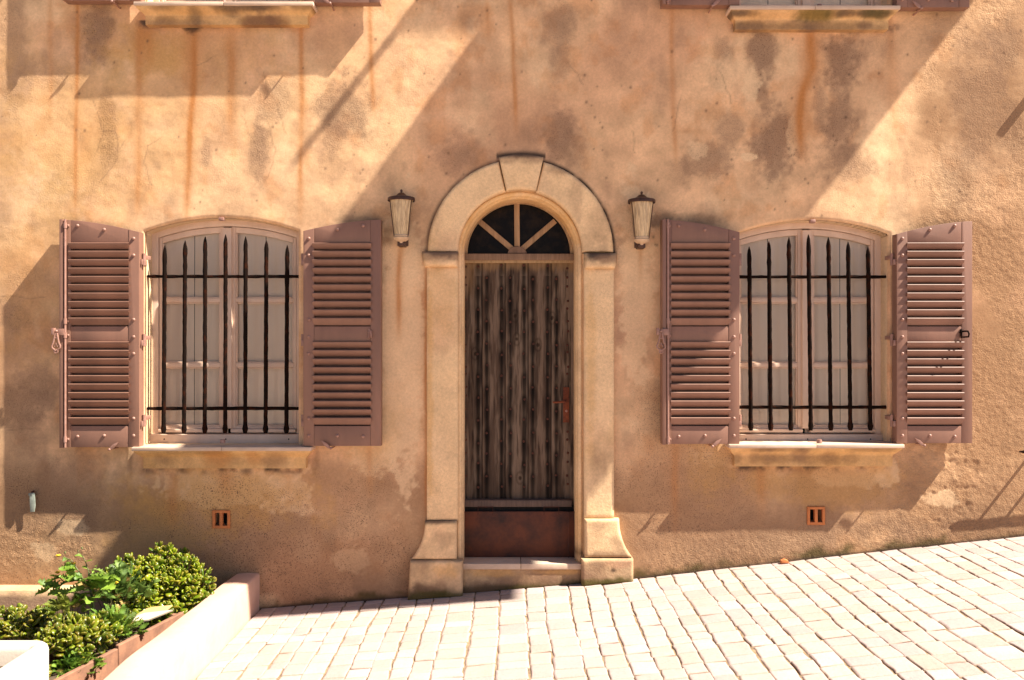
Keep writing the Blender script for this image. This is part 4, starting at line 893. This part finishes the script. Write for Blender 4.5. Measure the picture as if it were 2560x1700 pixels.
# ------------------------------------------------------------------ low wall, beds and planters at the left
def lowwall():
    n = 90; co = []; zt_ = .052
    ys = np.linspace(.0, -4.6, n)
    prof = []
    for i, y in enumerate(ys):
        xr = -1.855; xl = -2.03 - .05 * min(1, -y / 1.8)
        wob = .004 * math.sin(y * 5) ; b = .018; zb_ = -.6
        for (x, z) in ((xr, zb_), (xr, -.15), (xr, zt_ - b), (xr - b * .3, zt_ - b * .3), (xr - b, zt_), ((xr + xl) / 2, zt_ + .004), (xl + b, zt_), (xl + b * .3, zt_ - b * .3), (xl, zt_ - b), (xl, zb_)):
            co.append((x + wob, y, z + .003 * math.sin(y * 9 + x * 7)))
    m = 10; f = [(i * m + j, (i + 1) * m + j, (i + 1) * m + j + 1, i * m + j + 1) for i in range(n - 1) for j in range(m - 1)]
    f.append(tuple(range((n - 1) * m, n * m)))
    o = raw('garden_wall', co, f, M['lowwall'], None, True, 50)
    import bmesh
    bm = bmesh.new(); bm.from_mesh(o.data); bmesh.ops.recalc_face_normals(bm, faces=bm.faces[:]); bm.to_mesh(o.data); bm.free()
    tag(o, 'low pink rendered wall running out from the house beside the planting', 'garden wall')
lowwall()
def soil_sheet(name, x0, x1, y0, y1, z, seed):
    nx = ny = 40; xs = np.linspace(x0, x1, nx); ys = np.linspace(y0, y1, ny); x, y = np.meshgrid(xs, ys, indexing='ij'); zz = z + (fbm(x, y, 6, 4, seed) - .5) * .07
    i = np.arange(nx * ny).reshape(nx, ny); return raw(name, np.stack([x.ravel(), y.ravel(), zz.ravel()], 1), np.stack([i[:-1, :-1], i[:-1, 1:], i[1:, 1:], i[1:, :-1]], -1).reshape(-1, 4), M['soil'])
tag(soil_sheet('soil', -5.5, -2.04, .0, -4.2, -.20, 800), kind='structure')
# terracotta trough
def trough():
    p0, p1 = np.array((-2.115, -.80)), np.array((-2.40, -2.05)); d = (p1 - p0) / np.linalg.norm(p1 - p0); nrm_ = np.array((d[1], -d[0]))
    if nrm_[0] > 0: nrm_ = -nrm_
    t = tag(empty('trough', (p0[0], p0[1], -.22)), 'long weathered terracotta trough leaning along the low wall', 'planter')
    def seg(a, b_, w, z0, z1, name):
        m = MB(); q = [a, b_, b_ + w, a + w]
        slab_xy(m, [tuple(k_) for k_ in q], z0, z1); o = m.obj(name, M['trough'], None); rel(o, t)
        md = o.modifiers.new('b', 'BEVEL'); md.width = .006; md.segments = 2
    w = nrm_ * .028; L = np.linalg.norm(p1 - p0)
    mid = p0 + d * L * .50
    seg(p0, mid - d * .004, w, -.20, .012, 'long_side'); seg(mid + d * .004, p1, w, -.20, -.004, 'long_side')
    seg(p0 + nrm_ * .30, p1 + nrm_ * .30, w, -.20, .0, 'long_side'); seg(p0 + nrm_ * .029, p0 + nrm_ * .299, d * .028, -.20, .0, 'end_side'); seg(p1 + nrm_ * .029, p1 + nrm_ * .299, -d * .028, -.20, .0, 'end_side')
    m = MB(); slab_xy(m, [tuple(p0 + nrm_ * .03), tuple(p1 + nrm_ * .03), tuple(p1 + nrm_ * .29), tuple(p0 + nrm_ * .29)], -.19, -.05); rel(m.obj('earth_fill', M['soil']), t)
trough()
# white rounded basin planter at the lower left corner
def basin():
    import bmesh
    x0, x1, y0, y1, zt_, r, th = -3.35, -2.255, -3.1, -2.12, .285, .10, .085
    t = tag(empty('stone_basin', ((x0 + x1) / 2, (y0 + y1) / 2, -.30)), 'white rounded plaster basin in the lower left corner', 'planter')
    def ring(off, z, rr):
        pts = []
        for cx_, cy_, a0 in ((x1 - r, y1 - r, 0), (x0 + r, y1 - r, 90), (x0 + r, y0 + r, 180), (x1 - r, y0 + r, 270)):
            for i in range(9):
                a = math.radians(a0 + 90 * i / 8); pts.append((cx_ + (rr - off) * math.cos(a), cy_ + (rr - off) * math.sin(a), z))
        return pts
    rings = [ring(0, -.3, r), ring(0, .0, r), ring(0, zt_ - .03, r), ring(.006, zt_ - .012, r), ring(.018, zt_ - .002, r), ring(.035, zt_ + .002, r), ring(.055, zt_ - .002, r), ring(.075, zt_ - .015, r), ring(.085, zt_ - .04, r), ring(.092, zt_ - .2, r)]
    co = [p for q in rings for p in q]; m = 36
    f = [(i * m + j, i * m + (j + 1) % m, (i + 1) * m + (j + 1) % m, (i + 1) * m + j) for i in range(len(rings) - 1) for j in range(m)]
    o = raw('shell', co, f, M['white'], None, True, 60); rel(o, t)
    bm = bmesh.new(); bm.from_mesh(o.data); bmesh.ops.recalc_face_normals(bm, faces=bm.faces[:]); bm.to_mesh(o.data); bm.free()
    e = soil_sheet('earth_fill', x0 + .05, x1 - .05, y0 + .05, y1 - .05, zt_ - .1, 820); rel(e, t)
basin()
# broken tile and a board lying on the trough rim
b = MB(); b.prism([(0, 0), (.17, .0), (.30, .075), (.13, .07)], -.006, .006, .002); o = b.obj('tile', M['tile'])
o.rotation_euler = (math.radians(-68), math.radians(-3), math.radians(8)); o.location = (-2.43, -1.02, .012); tag(o, 'broken cream tile lying on the terracotta trough below the bush', 'tile')
b = MB(); b.prism([(.0, 0), (.17, .015), (.20, .09), (.05, .085)], -.004, .004, .001); o = b.obj('tile', M['tan_tile'])
o.rotation_euler = (math.radians(-75), math.radians(-3), math.radians(4)); o.location = (-2.37, -.93, .028); tag(o, 'smaller buff tile resting on top of the cream one', 'tile')
b = MB(); b.prism([(-.03, 0), (.028, .002), (.022, .022), (-.004, .030), (-.026, .018)], -.018, .018, .004); o = b.obj('stone_chip', M['terra']); o.location = (X(1957), -.04, float(zg(X(1957)))); tag(o, 'small orange brick chip on the setts at the wall foot', 'chip')
#PLANTS#
# ------------------------------------------------------------------ plants
def rot_to(d, roll):
    d = d / np.linalg.norm(d); a = np.array((0, 0, 1.)) if abs(d[2]) < .95 else np.array((1., 0, 0))
    s = np.cross(d, a); s /= np.linalg.norm(s); u = np.cross(s, d)
    return np.stack([s * math.cos(roll) + u * math.sin(roll), d, -s * math.sin(roll) + u * math.cos(roll)], 1)   # columns: side, along, normal
def jade_leaf():
    """fleshy spoon-shaped leaf: closed, x side, y along, z thickness"""
    st = [(0, .10), (.2, .22), (.45, .42), (.7, .5), (.88, .38), (1.0, .06)]; co = []; m = 8
    for t, w in st:
        for k in range(m):
            a = 2 * math.pi * k / m; co.append((w * .66 * math.cos(a), t, .13 * (w / .5) ** .6 * math.sin(a) + .10 * (t - .3) ** 2))
    f = [(i * m + k, i * m + (k + 1) % m, (i + 1) * m + (k + 1) % m, (i + 1) * m + k) for i in range(len(st) - 1) for k in range(m)] + [tuple(range(m))[::-1], tuple(range((len(st) - 1) * m, len(st) * m))]
    red = [sst(.55, 1.0, np.array(t)) * .8 + .5 * abs(math.cos(2 * math.pi * k / m)) ** 4 * (t > .3) for t, w in st for k in range(m)]
    return np.array(co), f, np.clip(np.array(red), 0, 1)
JL = jade_leaf()
def jade(name, base, blobs, ntips, leaf, seed, lab, palette=((.25, .34, .010), (.06, .125, .006)), redc=(.34, .13, .02), redk=.42):
    rs = np.random.RandomState(seed); t = tag(empty(name, base), lab, 'jade plant'); B = np.array(base)
    V_, F_, C_ = [], [], []; nb = 0; sb = MB()
    tot = sum(b_[3] * b_[4] for b_ in blobs)
    for (cx, cy, cz, rx, rz) in blobs:
        cen = np.array((cx, cy, cz)); k = int(ntips * rx * rz / tot)
        for i in range(k):
            d = rs.normal(size=3); d[2] = abs(d[2]) * 1.1 - .35; d[1] -= .25; d /= np.linalg.norm(d); rr = rs.uniform(.70, 1.04) if rs.rand() < .8 else rs.uniform(.35, .7)
            n3 = float(fbm(np.array([d[0] * 2 + 5]), np.array([d[2] * 2 + d[1]]), 1.6, 2, seed)[0]); rr *= .82 + .36 * n3
            tip = cen + d * rr * np.array((rx, rx * .85, rz)); od = (d * .75 + np.array((0, -.1, .55)) + rs.normal(size=3) * .25); od /= np.linalg.norm(od)
            sb.tube([tuple(cen + (tip - cen) * .35 - B - np.array((0, 0, .04))), tuple(tip - od * leaf * 1.0 - B), tuple(tip - B)], [.007, .005, .0035], 5, False)
            tone = rs.rand()
            nl = rs.randint(6, 10); ph = rs.uniform(0, 6.28)
            R0_ = rot_to(od, ph)
            for j in range(nl):
                lay_ = j // 2; az = ph + (j % 2) * math.pi + lay_ * math.pi / 2 + rs.normal() * .2; op = (.28 + .33 * lay_) + rs.normal() * .12
                op = min(op, 1.45); ld = od * math.cos(op) + (R0_[:, 0] * math.cos(az) + R0_[:, 2] * math.sin(az)) * math.sin(op)
                side = np.cross(ld, od); side /= np.linalg.norm(side) + 1e-9; nn = np.cross(side, ld)
                Rm = np.stack([side, ld, nn], 1); sz = leaf * rs.uniform(.7, 1.15) * (.62 + .18 * min(lay_, 2))
                co = JL[0] * sz @ Rm.T + (tip - od * leaf * .35 * lay_ * .8) - B
                V_.append(co); F_ += [tuple(q + nb for q in f) for f in JL[1]]; nb += len(co)
                m = np.clip(tone * .9 + rs.uniform(0, .3), 0, 1); c = np.array(palette[0]) * (1 - m) + np.array(palette[1]) * m; c = c * rs.uniform(.8, 1.25)
                red = JL[2] * redk * rs.uniform(.2, 1.2)
                c = c[None] + (np.array(redc)[None] - c[None]) * np.clip(red, 0, 1)[:, None]; C_.append(np.concatenate([c, np.ones((len(co), 1))], 1))
    V_ = np.concatenate(V_); o = raw('foliage', V_, F_, M['jade'], t); set_attr(o, np.concatenate(C_))
    for (cx, cy, cz, rx, rz) in blobs:
        for k in range(3):
            a = rs.uniform(-.5, .5); sb.tube([(rs.uniform(-.04, .04), rs.uniform(-.03, .03), -.02), tuple((np.array((cx, cy, cz)) - B) * .5 + np.array((a * .1, 0, -.02))), tuple(np.array((cx, cy, cz)) - B + np.array((a * rx, 0, 0)))], [.022, .016, .010], 7, False)
    sb.obj('branches', M['stem'], t)
def at(u, v, y): return PT(u, v, y)
p = at(405, 1455, -.42); q = at(350, 1500, -.5); r_ = at(450, 1500, -.5)
jade('jade_plant', (p[0], -.45, -.20), [(p[0] - .02, -.42, p[2] + .0, .30, .23), (p[0] - .17, -.5, p[2] - .03, .22, .20), (p[0] + .15, -.50, p[2] - .02, .24, .205), (p[0] + .02, -.66, p[2] - .13, .32, .14)], 500, .064, 21, 'big rounded bright green jade bush against the wall beside the low wall')
p = at(70, 1565, -.85)
jade('jade_plant', (p[0], -.85, -.20), [(p[0] - .12, -.8, p[2] + .0, .24, .09), (p[0] + .12, -.85, p[2] + .0, .22, .10), (p[0] - .42, -.9, p[2] - .02, .26, .12)], 140, .072, 23, 'red-edged jade plant spreading at the left edge behind the white basin', ((.17, .23, .012), (.055, .095, .009)), (.34, .12, .02), .35)
p = at(190, 1620, -1.55)
jade('jade_plant', (p[0], -1.55, -.20), [(p[0] - .06, -1.50, p[2] + .04, .19, .11), (p[0] - .12, -1.85, p[2] - .06, .15, .10), (p[0] - .02, -1.3, p[2] + .02, .17, .08)], 110, .072, 25, 'red-edged jade plant beside the white basin and terracotta trough', ((.19, .25, .012), (.06, .105, .009)), (.34, .12, .02), .35)
def lobed_leaf(n=5):
    """flat toothed leaf outline as a fan strip, y along"""
    co = []; K = 15
    for i in range(K):
        t = i / (K - 1); env = (math.sin(math.pi * min(1, t * .95 + .04)) ** .7) * .34; tooth = 1.0 if i % 2 else .52
        w = env * tooth + .012; zc = -.25 * (t - .2) ** 2
        co += [(-w, t + (.05 if i % 2 else 0), zc + w * .45), (0, t, zc), (w, t + (.05 if i % 2 else 0), zc + w * .45)]
    f = []
    for i in range(K - 1): a = i * 3; f += [(a, a + 1, a + 4, a + 3), (a + 1, a + 2, a + 5, a + 4)]
    return np.array(co), f
LL = lobed_leaf()
def add_leaves(items, name, parent, B, seed, pal):
    rs = np.random.RandomState(seed); V_, F_, C_ = [], [], []; nb = 0
    for pos, d, sz in items:
        Rm = rot_to(np.array(d, float), rs.uniform(-.7, .7)); lf = LL[0].copy(); lf[:, 0] *= rs.uniform(.75, 1.3)
        lf[:, 2] += .10 * np.sin(lf[:, 1] * 7 + rs.uniform(0, 6)) * rs.uniform(.3, 1)
        co = lf * sz @ Rm.T + np.array(pos) - np.array(B); V_.append(co); F_ += [tuple(q + nb for q in f) for f in LL[1]]; nb += len(co)
        m = rs.rand(); c = np.array(pal[0]) * (1 - m) + np.array(pal[1]) * m; c = c * rs.uniform(.75, 1.3)
        if rs.rand() < .06: c = np.array((.42, .28, .10))
        cc = np.repeat(c[None], len(co), 0); cc[1::3] *= 1.35; C_.append(np.concatenate([cc, np.ones((len(co), 1))], 1))
    o = raw(name, np.concatenate(V_), F_, M['leaf'], parent); set_attr(o, np.concatenate(C_))
PALG = ((.22, .33, .04), (.08, .16, .022))
def thistle():
    rs = np.random.RandomState(4); y = -.95
    P_ = lambda u, v, yy=y: np.array(PT(u, v, yy))
    base = P_(236, 1560); base[2] = -.2
    t = tag(empty('sow_thistle', tuple(base)), 'tall leggy sow thistle with yellow flowers and jagged leaves', 'weed'); sb = MB(); items = []; fl_ = []
    def limb(pts, r0, r1, nl, sz, s0=0):
        P = [P_(*q) for q in pts]; sb.tube([tuple(p_ - base) for p_ in P], list(np.linspace(r0, r1, len(P))), 7, False)
        for k in range(nl):
            q = s0 + (1 - s0) * (k + .5) / nl * (len(P) - 1); i = min(int(q), len(P) - 2); pos = P[i] + (P[i + 1] - P[i]) * (q - i)
            a = rs.uniform(0, 6.28); d = np.array((math.cos(a) * .9, -.45 + .4 * math.sin(a), rs.uniform(-.25, .55))); items.append((pos, d, sz * rs.uniform(.7, 1.25)))
    limb([(236, 1570), (234, 1540), (232, 1500), (224, 1465), (222, 1430)], .011, .006, 9, .17)
    limb([(228, 1480), (212, 1455), (198, 1430), (186, 1412)], .005, .003, 9, .085); limb([(224, 1470), (205, 1450), (175, 1452), (150, 1440)], .005, .003, 8, .10)
    limb([(222, 1430), (214, 1405), (205, 1385)], .004, .002, 3, .05); limb([(232, 1500), (200, 1485), (160, 1478), (130, 1464)], .005, .002, 7, .11); limb([(226, 1470), (250, 1455), (275, 1450), (290, 1440)], .005, .003, 9, .11)
    limb([(190, 1415), (178, 1400), (160, 1392)], .003, .002, 3, .045); limb([(160, 1455), (150, 1445), (144, 1438)], .003, .002, 3, .05); limb([(222, 1425), (240, 1425), (243, 1405)], .003, .002, 2, .03)
    for u, v in ((184, 1412), (144, 1434), (146, 1392), (290, 1460), (163, 1383), (205, 1372), (196, 1380)): fl_.append(P_(u, v))
    add_leaves(items, 'leaves', t, base, 31, PALG); sb.obj('stalk', M['gstem'], t)
    for p_ in fl_[:4]:
        b = MB(); q = p_ - base; b.lathe([(0, .0), (.006, .002), (.014, .010), (.012, .014), (0, .010)], q[0], q[1], q[2], 10, rib=.2, ribn=5); b.obj('flower', M['yellow'], t)
    b = MB()
    for p_ in fl_[4:]: q = p_ - base; b.lathe([(0, -.006), (.007, .0), (.005, .012), (0, .014)], q[0], q[1], q[2], 8)
    b.obj('buds', M['gstem'], t)
thistle()
def herb(cu, cv, y, ru, rv, n, sz, seed, lab, pal=PALG):
    rs = np.random.RandomState(seed); c = np.array(PT(cu, cv, y)); base = np.array((c[0], y, -.2)); t = tag(empty('leafy_weed', tuple(base)), lab, 'weed'); items = []; sb = MB()
    for i in range(n):
        d = rs.normal(size=3); d /= np.linalg.norm(d); d[2] = abs(d[2]) if rs.rand() < .8 else d[2]; rr = rs.uniform(.35, 1)
        pos = c + d * rr * np.array((ru, ru * .8, rv)); items.append((pos, d * .7 + np.array((0, -.25, .35)), sz * rs.uniform(.6, 1.3)))
        if i % 3 == 0: sb.tube([(rs.uniform(-.03, .03), rs.uniform(-.03, .03), 0), tuple((pos - base) * .6 - np.array((0, 0, .01))), tuple(pos - base)], [.005, .003, .002], 5, False)
    add_leaves(items, 'leaves', t, base, seed, pal); sb.obj('stalk', M['gstem'], t)
herb(300, 1500, -.75, .20, .17, 120, .095, 41, 'pale jagged-leaved weed between the thistle and the jade bush', ((.16, .24, .05), (.07, .13, .03)))
herb(268, 1592, -1.22, .19, .14, 230, .065, 42, 'dense small-leaved green weed filling the trough')
herb(190, 1680, -1.62, .13, .10, 150, .055, 43, 'low green weed at the near end of the trough')
herb(300, 1580, -1.05, .10, .06, 40, .09, 45, 'broad pale-leaved weed beside the broken tile', ((.17, .23, .06), (.08, .14, .03)))
herb(165, 1530, -1.0, .13, .07, 40, .075, 46, 'loose yellow-green weed at the foot of the thistle', ((.22, .24, .04), (.10, .15, .03)))
# ------------------------------------------------------------------ light, sky, camera
Lx, Ly, Lz = -3.5, 1.0, -4.5
import mathutils
sun = D.lights.new('sun', 'SUN'); sun.energy = 5.0; sun.angle = math.radians(.55); sun.color = (1, .91, .78)
so = D.objects.new('sun', sun); COL.objects.link(so); so.rotation_euler = mathutils.Vector((Lx, Ly, Lz)).to_track_quat('-Z', 'Y').to_euler(); so.location = (10, -6, 12)
W = D.worlds.new('World'); S.world = W; W.use_nodes = True; nt = W.node_tree
sky = nt.nodes.new('ShaderNodeTexSky'); sky.sky_type = 'NISHITA'; sky.sun_disc = False
el = math.atan2(-Lz, math.hypot(Lx, Ly)); sky.sun_elevation = el; sky.sun_rotation = math.atan2(-Lx, -Ly); sky.dust_density = .8; sky.ozone_density = .5; sky.air_density = .5
bg = nt.nodes['Background']; bg.inputs[1].default_value = .05; nt.links.new(sky.outputs[0], bg.inputs[0])
cam = D.cameras.new('camera'); cam.sensor_width = 36; cam.lens = 36 * DC / (2560 / PX); cam.clip_end = 500; cam.clip_start = .05
co_ = D.objects.new('camera', cam); COL.objects.link(co_); co_.location = (0, -DC, ZC); co_.rotation_euler = (math.pi / 2, 0, 0); S.camera = co_
S.view_settings.view_transform = 'Standard'; S.view_settings.look = 'None'; S.view_settings.gamma = 1; S.view_settings.exposure = 1.45
S.cycles.max_bounces = 8; S.cycles.use_denoising = True
